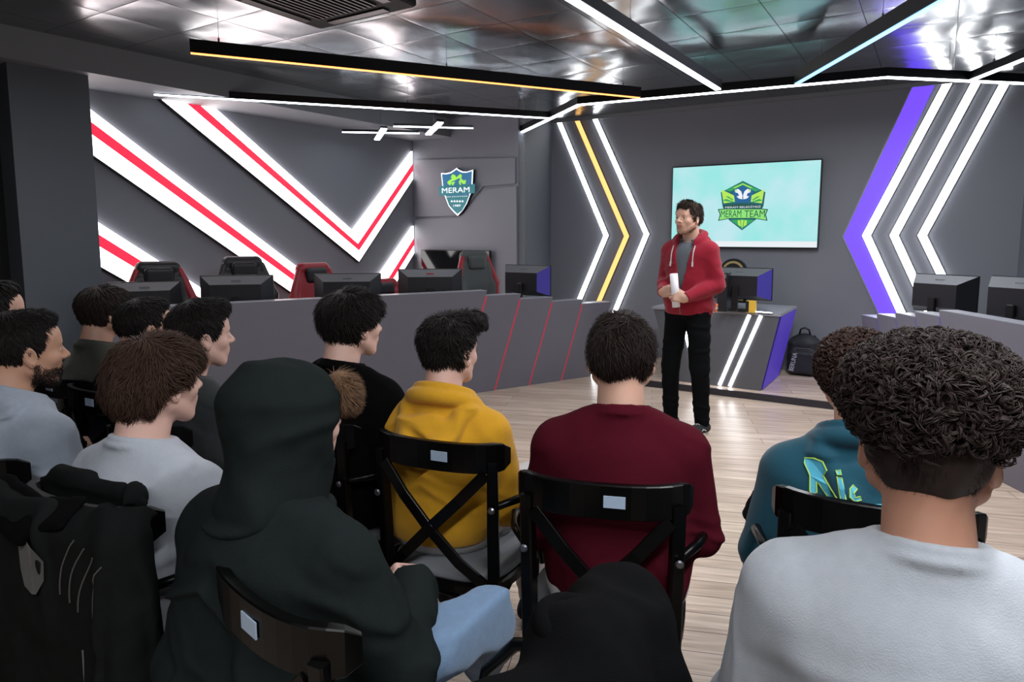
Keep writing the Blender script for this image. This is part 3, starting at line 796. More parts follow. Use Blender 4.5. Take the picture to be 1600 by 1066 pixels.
# right counter
RP = on_z(1528, 735, 0.0); RD = np.array([0.0, 1.0, 0]); RN = np.array([-1.0, 0, 0])
def rc(px, py):
    q = on_plane(px, py, RP, RN); return float((q - RP) @ RD), float(q[2])
rt = empty('counter', RP - Z * RP[2], 0, 'grey counter with four stepped end panels at the right edge, behind the curly heads', 'counter')
ys = [rc(1467, 484)[0], rc(1427, 484)[0], rc(1394, 487)[0], rc(1363, 488)[0], rc(1337, 490)[0]]
zr = [0.965, 0.92, 0.88, 0.84, 0.80]
for i in range(5):
    s1 = ys[i]; s0 = -3.0 if i == 0 else ys[i - 1]
    b1 = s1 - tslope * zr[i]; b0 = s0 if i == 0 else s0 - tslope * zr[i - 1] - 0.02
    pol = [(b0, 0.0), (b1, 0.0), (s1, zr[i]), (s0 - (0.02 if i else 0), zr[i])]
    MB().prism(pol, -RN * 0.012 * i, RD, Z, -RN, 0.0, 0.13).build('front_panel', M['counter'], rt)
    pol2 = [(pol[3][0] + 0.002, zr[i]), (pol[2][0] - 0.002, zr[i]), (pol[2][0] - 0.002, zr[i] + 0.004), (pol[3][0] + 0.002, zr[i] + 0.004)]
    MB().prism(pol2, -RN * 0.012 * i, RD, Z, -RN, 0.002, 0.128).build('top_edge', M['counter_top'], rt)
    if i < 4:
        a = np.array([b1, 0.004]); c = np.array([s1 - tslope * (zr[i] - zr[i + 1]), zr[i + 1] - 0.004])
        MB().prism([tuple(a + [0.001, 0]), tuple(a + [0.022, 0]), tuple(c + [0.022, 0]), tuple(c + [0.001, 0])], -RN * 0.012 * i, RD, Z, -RN, 0.0085, 0.0119).build('violet_light_line', M['led_purple_dim'], rt)
dk2 = empty('desk', RP - RN * 0.55 - Z * RP[2], 0, 'grey worktop behind the right counter carrying two monitors', 'desk')
MB().box(Z * 0.735 + RD * 0.2, (0.34, 1.6, 0.015)).build('worktop', M['desk'], dk2)
for s_ in (-1.3, 0.2, 1.7): MB().box(Z * 0.36 + RD * s_, (0.3, 0.015, 0.36)).build('side_panel', M['desk'], dk2)

# ------------------------------------------------------------------ stage desk (a trapezium, narrower at the floor)
PZ = 0.055
DF = on_z(1188, 611, PZ)                                   # front bottom right corner
def df(px, py):
    q = on_plane(px, py, DF, V); return float((q - DF) @ U), float(q[2])
dt = 0.755
xr = df(1218, 497)[0]; xl = df(1021, 487)[0]; xbl = df(1052, 600)[0]
ds = empty('desk', DF - Z * 0.0, 0, 'grey trapezoid desk on the stage with white light lines, behind the speaker', 'desk')
dep = 0.80; h0 = 0.0; h1 = dt - PZ
q = MB(); q.prism([(xbl, h0), (0, h0), (xr, h1), (xl, h1)], (0, 0, 0), U, Z, V, 0.0, 0.04); q.build('front_panel', M['desk'], ds)
for (b0_, t0_, nm) in ((xbl, xl, 'left'), (0.0, xr, 'right')):
    sg = 1 if nm == 'left' else -1
    q = MB(); q.prism([(b0_, h0), (b0_ + sg * 0.04, h0), (t0_ + sg * 0.04, h1), (t0_, h1)], (0, 0, 0), U, Z, V, 0.041, dep); q.build('side_panel', M['desk'], ds)
q = MB(); q.prism([(xl - 0.012, h1), (xr + 0.012, h1), (xr + 0.012, h1 + 0.025), (xl - 0.012, h1 + 0.025)], (0, 0, 0), U, Z, V, -0.01, dep + 0.01); q.build('desk_top', M['counter_top'], ds)
q = MB(); q.prism([(0.008, 0.01), (0.014, 0.01), (xr + 0.014, h1 - 0.004), (xr + 0.008, h1 - 0.004)], (0, 0, 0), U, Z, V, 0.03, dep - 0.02); q.build('violet_side_sheet', M['led_purple_dim'], ds)  # emissive violet sheet over the desk's right side
for (pt, pb) in (((1171, 493), (1124, 609)), ((1189, 497), (1140, 611)), ((1062, 500), (1091, 606))):
    a = df(*pt); c = df(*pb)
    a = (a[0], min(a[1], dt) - PZ); c = (c[0], max(c[1] - PZ, 0.01))
    MB().prism(stroke([c, (a[0], h1 - 0.002)], 0.030), (0, 0, 0), U, Z, -V, 0.0, 0.008).build('white_light_line', M['led_white'], ds)
for (p_a, p_b) in (((1171, 493), (1150, 484)), ((1189, 497), (1168, 486)), ((1062, 500), (1085, 490))):
    A = on_z(*p_a, dt + 0.026) - DF; B = on_z(*p_b, dt + 0.026) - DF
    pts2 = [((A @ U), max(A @ V, 0.0)), ((B @ U), B @ V)]
    MB().prism(stroke(pts2, 0.030), Z * (h1 + 0.0255), U, V, Z, 0.0, 0.005).build('white_light_line', M['led_white'], ds)

# ------------------------------------------------------------------ monitors seen from behind
def make_monitor(label, w=0.54, h=0.32, painted_glow=False, fac=0.10, redbar=True, group='monitors seen from behind'):
    """local: screen faces +Y, back faces -Y, stands at z=0"""
    e = empty('monitor', (0, 0, 0), 0, label, 'monitor', group)
    zc = 0.11 + h / 2
    MB().box((0, 0.012, zc), (w / 2, 0.009, h / 2), bev=0.004).build('bezel', M['black'], e)
    MB().box((0, 0.0215, zc), (w / 2 - 0.008, 0.0008, h / 2 - 0.008)).build('screen', M['scr_off'], e)
    # faceted back shell: frustum from the bezel to a smaller rear plate
    q = MB(); b = [(-w / 2 + .006, zc - h / 2 + .006), (w / 2 - .006, zc - h / 2 + .006), (w / 2 - .006, zc + h / 2 - .006), (-w / 2 + .006, zc + h / 2 - .006)]
    k = 0.70; r = [(x * k, zc - 0.01 + (z - zc) * 0.62) for x, z in b]
    q.add([(x, 0.003, z) for x, z in b] + [(x, -fac, z) for x, z in r], [])
    q.m = 0; q.f += [(4, 5, 6, 7), (0, 1, 5, 4)]; q.mi += [0, 0]
    q.f += [(3, 7, 6, 2)]; q.mi += [1]; q.f += [(1, 2, 6, 5), (0, 4, 7, 3)]; q.mi += [2, 2]
    q.f += [(3, 2, 1, 0)]; q.mi += [0]
    q.build('back_shell', [M['dark_plastic'], M['grey_plastic'], M['side_violet'] if painted_glow else M['dark_plastic']], e)
    if redbar:
        MB().box((0, -fac * 0.35, zc + h / 2 - 0.045), (0.035, 0.028, 0.006)).build('badge', M['red_trim'] if redbar == 'r' else M['grey_plastic'], e)
    MB().box((0, -fac - 0.018, 0.13), (0.028, 0.018, 0.12), bev=0.006).build('stand_column', M['black'], e)
    q = MB(); q.box((0, -0.05, 0.006), (0.13, 0.10, 0.006), bev=0.004); q.build('stand_foot', M['black'], e)
    return e
M['scr_off'] = mat('screen_glass', (10, 12, 16), 0.12)
M['side_violet'] = mat('painted_violet_light', (70, 62, 160), 0.35, noise=0.1)  # violet light on the monitor sides, painted into the shell colour
M['red_trim'] = mat('red_trim', (170, 26, 40), 0.4)
def place(e, xy, z, yaw_toward_camera=0.0, ang=None):
    e.location = (float(xy[0]), float(xy[1]), z); e.rotation_euler = (0, 0, ang)
lang = math.atan2(LN[1], LN[0]) - math.pi / 2 + math.pi      # screen towards -LN (away from the audience)
def behind(px, py, off):                                     # point under a pixel, off metres behind the left counter's face
    return on_plane(px, py, LP - LN * off, LN)
mons = [(226, 440, 'monitor seen from behind at the left end, above the boy in the olive shirt', 0.50, -4),
        (370, 430, 'black monitor seen from behind, in front of the second gaming chair', 0.56, -8),
        (543, 427, 'black monitor seen from behind, above the head of the boy in black', 0.58, -6),
        (672, 420, 'dark monitor seen from behind with a red badge, left of the fourth gaming chair', 0.60, 0)]
for px, py, lab, w_, dz in mons:
    p = behind(px, py, 0.36); e = make_monitor(lab, w=w_, redbar='r' if px in (672,) else True)
    place(e, p, 0.7501, ang=math.atan2(p[1], p[0]) - math.pi / 2 + math.radians(dz)); e.scale = (1, 1, (p[2] - 0.7501) / 0.43)
p = behind(824, 414, 0.40); e = make_monitor('angular monitor lit violet on its side, at the right end of the left counter', w=0.54, painted_glow=True, fac=0.14); place(e, p, 0.7501, ang=math.radians(-30)); e.scale = (1, 1, (p[2] - 0.7501) / 0.43)
p = on_y(1160, 418, 6.28); e = make_monitor('angular monitor with violet sides on the stage desk, right of the speaker', w=0.56, h=0.32, painted_glow=True, fac=0.15); place(e, p, dt + 0.0258, ang=math.radians(-38)); e.scale = (1, 1, (p[2] - dt - 0.026) / 0.43)
p = on_y(1478, 429, 5.45); e = make_monitor('black angular monitor behind the right counter, below the rightmost white chevron', w=0.50, h=0.33, fac=0.15); place(e, p, 0.7501, ang=math.radians(-62)); e.scale = (1, 1, (p[2] - 0.7501) / 0.44)
p = on_y(1606, 433, 4.75); e = make_monitor('black monitor cut off by the right edge of the picture', w=0.50, h=0.33, fac=0.15); place(e, p, 0.7501, ang=math.radians(-66)); e.scale = (1, 1, (p[2] - 0.7501) / 0.44)

# ------------------------------------------------------------------ gaming chairs
M['seat_black'] = mat('black_leatherette', (22, 22, 26), 0.45, noise=0.15, nscale=30, bump=0.1)
M['seat_grey'] = mat('grey_leatherette', (70, 74, 74), 0.5, noise=0.1, nscale=30)
def make_gaming_chair(label, main, trim, pad):
    e = empty('gaming_chair', (0, 0, 0), 0, label, 'gaming chair', 'black and red gaming chairs behind the left counter')
    s = Sdf()
    s.cone((-0.19, 0, 0.56), (-0.22, -0.06, 0.86), 0.055, 0.06, 0.03).cone((0.19, 0, 0.56), (0.22, -0.06, 0.86), 0.055, 0.06, 0.03)
    s.cone((-0.22, -0.06, 0.86), (-0.13, -0.10, 1.16), 0.05, 0.045, 0.03).cone((0.22, -0.06, 0.86), (0.13, -0.10, 1.16), 0.05, 0.045, 0.03)
    s.cone((-0.12, -0.10, 1.17), (0.12, -0.10, 1.17), 0.05, None, 0.03)
    s.box((0, -0.04, 0.80), (0.20, 0.035, 0.30), 0.03, 0.03, rot=rotm(6, 0, 0)).box((0, -0.09, 1.08), (0.14, 0.03, 0.12), 0.03, 0.03)
    sdf_mesh('backrest', s, (-0.32, -0.2, 0.45), (0.32, 0.1, 1.27), 0.012, main, e)
    for sx in (-1, 1):
        s = Sdf(); s.cone((sx * 0.225, 0.015, 0.60), (sx * 0.255, -0.04, 0.88), 0.035, 0.042, 0.02).cone((sx * 0.255, -0.04, 0.88), (sx * 0.165, -0.075, 1.14), 0.042, 0.03, 0.02)
        sdf_mesh('side_bolster', s, (sx * 0.16 - 0.15, -0.15, 0.5), (sx * 0.16 + 0.15, 0.1, 1.22), 0.011, trim, e)
    s = Sdf(); s.box((0, -0.045, 1.10), (0.115, 0.04, 0.075), 0.035, 0.02)
    sdf_mesh('headrest_cushion', s, (-0.15, -0.12, 0.98), (0.15, 0.03, 1.2), 0.01, pad, e)
    MB().tube([(0.10 * math.cos(a), -0.155, 1.13 + 0.05 * math.sin(a)) for a in np.linspace(0, math.pi, 9)], 0.004, 6).build('rim_piping', trim, e)
    s = Sdf(); s.box((0, 0.24, 0.47), (0.24, 0.25, 0.055), 0.045, 0.02).cone((-0.23, 0.05, 0.5), (-0.23, 0.42, 0.5), 0.05, None, 0.02).cone((0.23, 0.05, 0.5), (0.23, 0.42, 0.5), 0.05, None, 0.02)
    sdf_mesh('seat', s, (-0.33, -0.08, 0.36), (0.33, 0.55, 0.6), 0.014, main, e)
    MB().tube([(0, 0.2, 0.12), (0, 0.2, 0.42)], 0.03, 12).build('gas_lift', M['black'], e)
    for k in range(5):
        a = k * 2 * math.pi / 5 + 0.3; d = np.array([math.cos(a), math.sin(a), 0])
        l_ = MB().tube([np.array([0, 0.2, 0.13]), np.array([0, 0.2, 0.09]) + d * 0.27], [0.028, 0.018], 8).build('base_arm', M['black'], e)
        MB().tube([np.array([0, 0.2, 0.03]) + d * 0.27 + np.cross(d, Z) * 0.02, np.array([0, 0.2, 0.03]) + d * 0.27 - np.cross(d, Z) * 0.02], 0.028, 12).build('castor', M['black'], l_)
    for sx in (-1, 1):
        MB().tube([(sx * 0.29, 0.2, 0.44), (sx * 0.31, 0.2, 0.66)], 0.018, 8).box((sx * 0.31, 0.22, 0.675), (0.04, 0.13, 0.015), bev=0.01).build('armrest', M['black'], e)
    return e
gc = [(248, 409, 0.92, 'gaming chair with a black dome-shaped top, behind the leftmost monitor', M['seat_black'], M['red_fabric'], M['seat_black'], 0.0),
      (383, 401, 0.98, 'gaming chair with a black rounded top, behind the second monitor', M['seat_black'], M['seat_black'], M['seat_black'], 0.1),
      (497, 411, 1.02, 'gaming chair with a red rounded top, behind the third monitor', M['red_fabric'], M['red_fabric'], M['seat_black'], 0.3),
      (604, 436, 1.05, 'mostly hidden red gaming chair between the third and the fourth monitor', M['red_fabric'], M['red_fabric'], M['seat_black'], 0.2),
      (748, 392, 1.05, 'gaming chair with a grey headrest and red sides, in front of the small television', M['seat_grey'], M['red_fabric'], M['seat_grey'], 0.1)]
for px, py, off, lab, a, b_, c, rz in gc:
    p = behind(px, py, off); e = make_gaming_chair(lab, a, b_, c)
    e.location = (p[0], p[1], 0); e.scale = (1, 1, min(1.12, p[2] / 1.22)); e.rotation_euler = (0, 0, math.atan2(LN[1], LN[0]) - math.pi / 2 + rz)

# small things on the stage desk
def on_desk(px, py): return on_z(px, py, dt + 0.026)
DZ = dt + 0.0255
p = on_y(1147, 404, 6.60)
e = empty('desk_chair', (p[0], p[1], PZ), 0, 'office chair with a round striped top, behind the stage desk monitor', 'chair')
e.rotation_euler = (0, 0, math.radians(-32))
q = MB()
for k, (r_, m_) in enumerate(((0.13, 'blackmatte'), (0.105, 'yellow_trim'), (0.085, 'blackmatte'))):
    if m_ == 'yellow_trim': M['yellow_trim'] = mat('ochre_trim', (168, 150, 96), 0.5)
    zt0 = p[2] - PZ - 0.13
    MB().prism([(r_ * math.cos(a) , zt0 + r_ * math.sin(a)) for a in np.linspace(0, math.pi, 17)] + [(-r_, zt0 - 0.3 + 0.02 * k), (r_, zt0 - 0.3 + 0.02 * k)], (0, 0, 0), (1, 0, 0), Z, (0, -1, 0), -0.03 + 0.0, 0.02 + 0.006 * k).build('backrest' if k == 0 else 'back_trim', M[m_], e)
MB().box((0, 0.2, 0.44), (0.22, 0.22, 0.04), bev=0.03).build('seat', M['blackmatte'], e)
MB().box((0, 0.0, 0.62), (0.03, 0.012, 0.2)).build('back_bracket', M['black'], e)
MB().tube([(0, 0.2, 0.05), (0, 0.2, 0.41)], 0.03, 10).build('gas_lift', M['black'], e)
for k in range(5):
    a = k * 2 * math.pi / 5; MB().tube([(0, 0.2, 0.08), (0.26 * math.cos(a), 0.2 + 0.26 * math.sin(a), 0.03)], [0.025, 0.02], 8).build('base_arm', M['black'], e)
M['yellow'] = mat('yellow_plastic', (232, 188, 70), 0.4, noise=0.05)
M['orange'] = mat('orange_plastic', (226, 120, 70), 0.4, noise=0.05)
M['clear'] = mat('pale_plastic', (186, 192, 196), 0.25)
p = on_z(1128, 487, DZ); ex = (U, V, Z)
e = empty('computer_case', (p[0], p[1], DZ), 0, 'narrow dark computer case standing on the stage desk beside the speaker\'s arm', 'computer')
zc = 0.36
MB().box(Z * zc / 2 + V * 0.1, (0.045, 0.12, zc / 2), (U, V, Z), bev=0.006).build('case_body', M['dark_plastic'], e)
MB().box(Z * (zc - 0.03) - V * 0.022, (0.035, 0.003, 0.02), (U, V, Z)).build('handle', M['grey_plastic'], e)
for px, py, lab, mt, r_, hh_ in ((1109, 488, 'small yellow bottle on the stage desk, nearest the speaker', 'yellow', 0.018, 0.09), (1129 - 12, 488, 'small orange cup on the stage desk beside the yellow bottle', 'orange', 0.022, 0.075)):
    p = on_z(px, py, DZ) + V * 0.02
    e = empty('bottle' if mt == 'yellow' else 'cup', (p[0], p[1], DZ), 0, lab, 'bottle' if mt == 'yellow' else 'cup')
    if mt == 'yellow':
        MB().lathe([(r_ * .9, 0), (r_, 0.01), (r_, hh_ * .6), (r_ * .5, hh_ * .8), (r_ * .45, hh_)], seg=14).build('bottle_body', M[mt], e, True); MB().lathe([(r_ * .55, hh_), (r_ * .55, hh_ + 0.014)], seg=12).build('cap', M['blackmatte'], e)
    else:
        MB().lathe([(r_ * .7, 0), (r_, hh_), (r_ * .9, hh_), (r_ * .62, 0.006)], seg=16).build('cup_body', M[mt], e, True); MB().lathe([(r_ * .95, hh_ * .4), (r_ * .98, hh_ * .6)], seg=16).build('band', M['clear'], e)
p = on_z(1172, 489, DZ) + V * 0.04
e = empty('toy_box', (p[0], p[1], DZ), 0, 'small yellow and black carton under the stage desk monitor', 'box')
MB().box(Z * 0.055, (0.04, 0.03, 0.055), (U, V, Z), bev=0.004).build('carton', M['yellow'], e); MB().box(Z * 0.055 - V * 0.0305 - U * 0.03, (0.014, 0.001, 0.05), (U, V, Z)).build('black_stripe', M['blackmatte'], e)
p = on_z(1192, 493, DZ)
p = p + V * 0.09
e = empty('pen', (p[0], p[1], DZ + 0.006), 0, 'thin dark pen lying on the right half of the stage desk', 'pen')
MB().tube([U * -0.07, U * 0.06], 0.006, 8).build('barrel', M['black'], e); MB().tube([U * 0.06, U * 0.075], [0.006, 0.001], 8).build('tip', M['grey_plastic'], e)

# backpack on the stage
p = on_z(1258, 582, PZ); 
p = p - V * 0.2
e = empty('backpack', (p[0], p[1] , PZ), math.atan2(U[1], U[0]), 'black backpack with white vertical lettering leaning on the wall, right of the stage desk', 'backpack')
s = Sdf(); s.box((0, 0.07, 0.19), (0.155, 0.085, 0.19), 0.07, 0.02).ell((0, 0.07, 0.33), (0.125, 0.08, 0.10), 0.05).box((0.0, -0.01, 0.14), (0.125, 0.05, 0.12), 0.04, 0.03).fn(lambda P, d: d + 0.005 * (ridges(P, 9, (1, 1, 2)) - 0.6))
sdf_mesh('bag_body', s, (-0.2, -0.1, -0.01), (0.2, 0.2, 0.46), 0.01, mat('black_nylon', (30, 30, 36), 0.6, noise=0.2, nscale=20, bump=0.3, bscale=60), e)
MB().tube([(-0.05, 0.06, 0.42), (-0.04, 0.05, 0.47), (0, 0.045, 0.49), (0.04, 0.05, 0.47), (0.05, 0.06, 0.42)], 0.009, 8).build('carry_handle', M['black'], e, True)
for sx in (-1, 1): MB().tube([(sx * 0.08, 0.15, 0.40), (sx * 0.14, 0.17, 0.30), (sx * 0.15, 0.16, 0.1)], 1.0, sq=(0.02, 0.006)).build('shoulder_strap', M['black'], e)
MB().tube([(-0.11, -0.005, 0.25), (-0.06, -0.03, 0.285), (0.06, -0.03, 0.285), (0.11, -0.005, 0.25)], 0.004, 6).build('zip', M['grey_plastic'], e)
q = MB(); text_on(q, 'BERUNA', 0.0, 0.19, 0.0, 0.045, (-0.075, -0.066, 0.05), (0.18, 0.0, 0.98), (-0.98, 0, 0.18), (0, -1, 0), 0.0); q.build('lettering', mat('white_print', (200, 200, 206), 0.6), e)

# ------------------------------------------------------------------ cross-back chair
M['lacquer'] = mat('black_lacquered_wood', (5, 5, 5), 0.30, spec=0.22, noise=0.15, nscale=12, bump=0.05, bscale=40)
M['cushion'] = mat('grey_seat_cushion', (124, 127, 132), 0.85, noise=0.08, nscale=60, bump=0.3, bscale=400)
M['sticker'] = mat('pale_blue_sticker', (168, 186, 206), 0.6, noise=0.12, nscale=60)
def arc_rail(n=17):
    t = np.linspace(-1, 1, n)
    return [(0.215 * math.sin(x * 1.35) / math.sin(1.35) * (1 if abs(x) < 2 else 1), -0.235 + 0.085 * (x * x) ** 1.15, 0.845) for x in t]
def make_chair():
    e = empty('cross_back_chair', (0, 0, 0), 0, 'chair', 'chair', 'black cross-back chairs of the audience')
    s = Sdf(); s.box((0, 0, 0.437), (0.205, 0.205, 0.016), 0.014, 0.01)
    q = MB(); ring = []
    for a in np.linspace(0, 2 * math.pi, 40, endpoint=False):
        c_, s_ = math.cos(a), math.sin(a); r_ = 0.215 / (abs(c_) ** 3.5 + abs(s_) ** 3.5) ** (1 / 3.5); ring.append((r_ * c_ * (1 + 0.08 * s_), r_ * s_))
    prof = [(0.93, 0.415), (1.0, 0.42), (1.0, 0.444), (0.96, 0.450)]
    vs = [(x * k, y * k, z) for k, z in prof for x, y in ring]; n = 40
    q.add(vs, [(a * n + i, a * n + (i + 1) % n, (a + 1) * n + (i + 1) % n, (a + 1) * n + i) for a in range(3) for i in range(n)] + [tuple(range(n - 1, -1, -1)), tuple(range(3 * n, 4 * n))])
    q.build('seat_frame', M['lacquer'], e, False)
    q = MB(); prof = [(0.94, 0.4505), (0.97, 0.462), (0.94, 0.474), (0.80, 0.481), (0.4, 0.484)]
    vs = [(x * k, y * k, z) for k, z in prof for x, y in ring]
    q.add(vs, [(a * n + i, a * n + (i + 1) % n, (a + 1) * n + (i + 1) % n, (a + 1) * n + i) for a in range(4) for i in range(n)] + [tuple(range(n - 1, -1, -1)), tuple(range(4 * n, 5 * n))])
    q.build('seat_cushion', M['cushion'], e, True)
    rail = MB().tube(arc_rail(), [0.55, 0.9] + [1.0] * 13 + [0.9, 0.55], sq=(0.011, 0.043), up=(0, 0, 1)).build('top_rail', M['lacquer'], e)
    MB().box((0.035, -0.2470, 0.848), (0.026, 0.0014, 0.0145)).build('sticker', M['sticker'], rail)
    for sx in (-1, 1):
        MB().tube([(sx * 0.185, -0.20, 0.0), (sx * 0.18, -0.185, 0.42), (sx * 0.182, -0.195, 0.62), (sx * 0.185, -0.205, 0.835)], [0.85, 1.0, 1.0, 0.9], sq=(0.017, 0.017)).build('leg', M['lacquer'], e)
        MB().tube([(sx * 0.175, 0.19, 0.0), (sx * 0.175, 0.175, 0.43)], [0.012, 0.018], 8).build('leg', M['lacquer'], e)
        MB().tube([(sx * 0.168, -0.218, 0.80), (sx * 0.09, -0.238, 0.715), (0, -0.247, 0.625), (-sx * 0.09, -0.236, 0.53), (-sx * 0.165, -0.205, 0.455)], 1.0, sq=(0.017, 0.0065 if sx > 0 else 0.006), up=(0, 1, 0.01)).build('back_cross', M['lacquer'], e)
        MB().tube([(sx * 0.19, -0.20, 0.70), (sx * 0.235, -0.12, 0.705), (sx * 0.262, 0.0, 0.69), (sx * 0.258, 0.10, 0.655), (sx * 0.236, 0.165, 0.58), (sx * 0.215, 0.178, 0.46)], [0.011, 0.013, 0.014, 0.014, 0.012, 0.010], 8).build('armrest', M['lacquer'], e, True)
        MB().lathe([(0.009, 0), (0.011, 0.004), (0.007, 0.008)], (sx * 0.19, -0.224, 0.70), 10, ((1, 0, 0), (0, 0, 1), (0, -1, 0))).build('bolt', M['steel'], e)
        MB().tube([(sx * 0.178, -0.17 + 0.17 * (1 - math.cos(a)), 0.27 + 0.135 * math.sin(a)) for a in np.linspace(0, math.pi, 13)], 0.009, 7).build('arch_brace', M['lacquer'], e, True)
    for yy in (-0.188, 0.178):
        MB().tube([(-0.17 + 0.17 * (1 - math.cos(a)), yy, 0.27 + 0.135 * math.sin(a)) for a in np.linspace(0, math.pi, 13)], 0.009, 7).build('arch_brace', M['lacquer'], e, True)
    return e
_chair = make_chair(); _chair_used = [False]
def put_chair(x, y, yaw, label):
    """yaw in degrees clockwise from straight ahead"""
    c = _chair if not _chair_used[0] else copy_tree(_chair)
    _chair_used[0] = True
    c.location = (x, y, 0); c.rotation_euler = (0, 0, -math.radians(yaw)); c['label'] = label
    return c

# ------------------------------------------------------------------ people
def skin(name, c): return mat(name, c, 0.5, noise=0.07, nscale=14, sss=0.12, bump=0.06, bscale=300)
SK = {'a': skin('skin_light_olive', (205, 160, 138)), 'b': skin('skin_fair', (214, 172, 156)), 'c': skin('skin_tan', (186, 136, 112)), 'd': skin('skin_warm', (196, 148, 122))}
M['lip'] = mat('lips', (172, 104, 98), 0.45, noise=0.05)
M['eye_white'] = mat('eye_white', (224, 220, 216), 0.2, noise=0.03)
M['iris'] = mat('dark_iris', (38, 24, 18), 0.15, noise=0.1)
def hairmat(name, c): return mat(name, c, 0.62, noise=0.45, nscale=60, spec=0.22)
HM = {'black': hairmat('black_hair', (27, 22, 20)), 'darkbrown': hairmat('dark_brown_hair', (38, 28, 24)), 'brown': hairmat('brown_hair', (66, 46, 36)), 'midbrown': hairmat('mid_brown_hair', (52, 38, 31)), 'curlbrown': hairmat('curly_brown_hair', (62, 44, 38)), 'curlblack': hairmat('curly_black_hair', (44, 34, 31)), 'fluff': hairmat('light_brown_hair', (112, 84, 62))}
def cloth(name, c, n=0.10, sheen=0.15): return mat(name, c, 0.9, noise=n, nscale=55, bump=0.45, bscale=420, spec=0.25 if sum(c) > 120 else 0.05, sheen=sheen if sum(c) > 120 else 0.0)
CL = {'grey': cloth('light_grey_melange', (166, 170, 176), 0.10), 'greyblue': cloth('blue_grey_melange', (150, 158, 170), 0.10), 'greylight': cloth('pale_grey_knit', (172, 176, 184), 0.07), 'black': cloth('black_cotton', (8, 8, 9), 0.12, 0.0),
      'blackgreen': cloth('black_fleece', (27, 32, 32), 0.12, 0.0), 'mustard': cloth('mustard_cotton', (208, 152, 34), 0.06), 'maroon': cloth('maroon_knit', (72, 16, 28), 0.10, 0.1), 'teal': cloth('dark_teal_cotton', (22, 70, 86), 0.08),
      'olive': cloth('olive_cotton', (58, 60, 52), 0.12), 'navy': cloth('navy_cotton', (16, 18, 28), 0.12, 0.03), 'charcoal': cloth('charcoal_cotton', (42, 46, 48), 0.10), 'red': cloth('dark_red_cotton', (140, 22, 42), 0.08), 'tee': cloth('slate_tshirt', (92, 98, 104), 0.08),
      'denim': cloth('light_blue_denim', (108, 132, 160), 0.16), 'white': cloth('off_white_cotton', (196, 192, 190), 0.06), 'trouser': cloth('black_denim', (16, 18, 20), 0.15, 0.03), 'lining': cloth('grey_lining', (74, 72, 70), 0.1), 'jacket': cloth('dark_grey_jacket', (23, 24, 24), 0.15, 0.0)}
M['sole'] = mat('white_rubber_sole', (220, 218, 212), 0.5, noise=0.05)
M['canvas'] = mat('black_canvas', (28, 28, 34), 0.8, noise=0.1, nscale=60, bump=0.2)

def head_sdf(hf, neck_to, nr=0.056, beard=0.0):
    s = Sdf()
    s.ell((0, -0.015, 0.032), (0.076, 0.097, 0.088), fr=hf)
    s.ell((0, 0.030, -0.020), (0.060, 0.060, 0.078), 0.03, fr=hf)
    s.ell((0, 0.052, 0.045), (0.055, 0.040, 0.045), 0.03, fr=hf)
    for sx in (-1, 1):
        s.cone((sx * 0.056, -0.002, -0.045), (sx * 0.022, 0.058, -0.088), 0.021, 0.018, 0.025, fr=hf)
        s.ell((sx * 0.040, 0.056, -0.020), (0.022, 0.022, 0.020), 0.02, fr=hf)
    s.ell((0, 0.064, -0.092), (0.022, 0.018, 0.017), 0.02, fr=hf)
    s.ell((0, 0.074, -0.052), (0.030, 0.018, 0.026), 0.02, fr=hf)
    s.cone((-0.032, 0.076, 0.024), (0.032, 0.076, 0.024), 0.012, None, 0.014, fr=hf)
    for sx in (-1, 1): s.ell((sx * 0.032, 0.096, 0.006), (0.018, 0.020, 0.011), 0.012, 's', fr=hf)
    s.cone((0, 0.084, 0.016), (0, 0.109, -0.020), 0.008, 0.0105, 0.010, fr=hf)
    for sx in (-1, 1): s.ell((sx * 0.0115, 0.097, -0.024), (0.0085, 0.010, 0.0075), 0.006, fr=hf)
    s.cone((-0.018, 0.087, -0.0475), (0.018, 0.087, -0.0475), 0.0058, None, 0.006, fr=hf)
    s.cone((-0.015, 0.087, -0.0570), (0.015, 0.087, -0.0570), 0.0066, None, 0.004, fr=hf)
    for sx in (-1, 1):                                        # eyelids round the eyeball, then ears
        s.ell((sx * 0.032, 0.0735, 0.007), (0.0150, 0.0142, 0.0132), 0.004, fr=hf)
        s.box((sx * 0.033, 0.092, 0.0055), (0.0115, 0.012, 0.0040), 0.0035, 0.003, 's', fr=hf)
        R = rotm(12, 0, -sx * 22)
        s.ell((sx * 0.080, -0.008, -0.004), (0.0085, 0.019, 0.031), 0.006, fr=hf, rot=R)
        s.ell((sx * 0.087, -0.004, -0.002), (0.006, 0.010, 0.018), 0.004, 's', fr=hf, rot=R)
        s.ell((sx * 0.080, -0.001, -0.030), (0.006, 0.008, 0.009), 0.006, fr=hf)
    a = hf.pt(0, -0.022, -0.045)
    s.it.append(('c', a, np.array(neck_to, float), nr * 0.98, nr * 1.06, 0.02, 'u'))
    s.it.append(('c', hf.pt(0, -0.052, -0.02), np.array(neck_to, float) + [0, -0.012, 0.01], nr * 0.75, nr * 0.8, 0.03, 'u'))
    return s
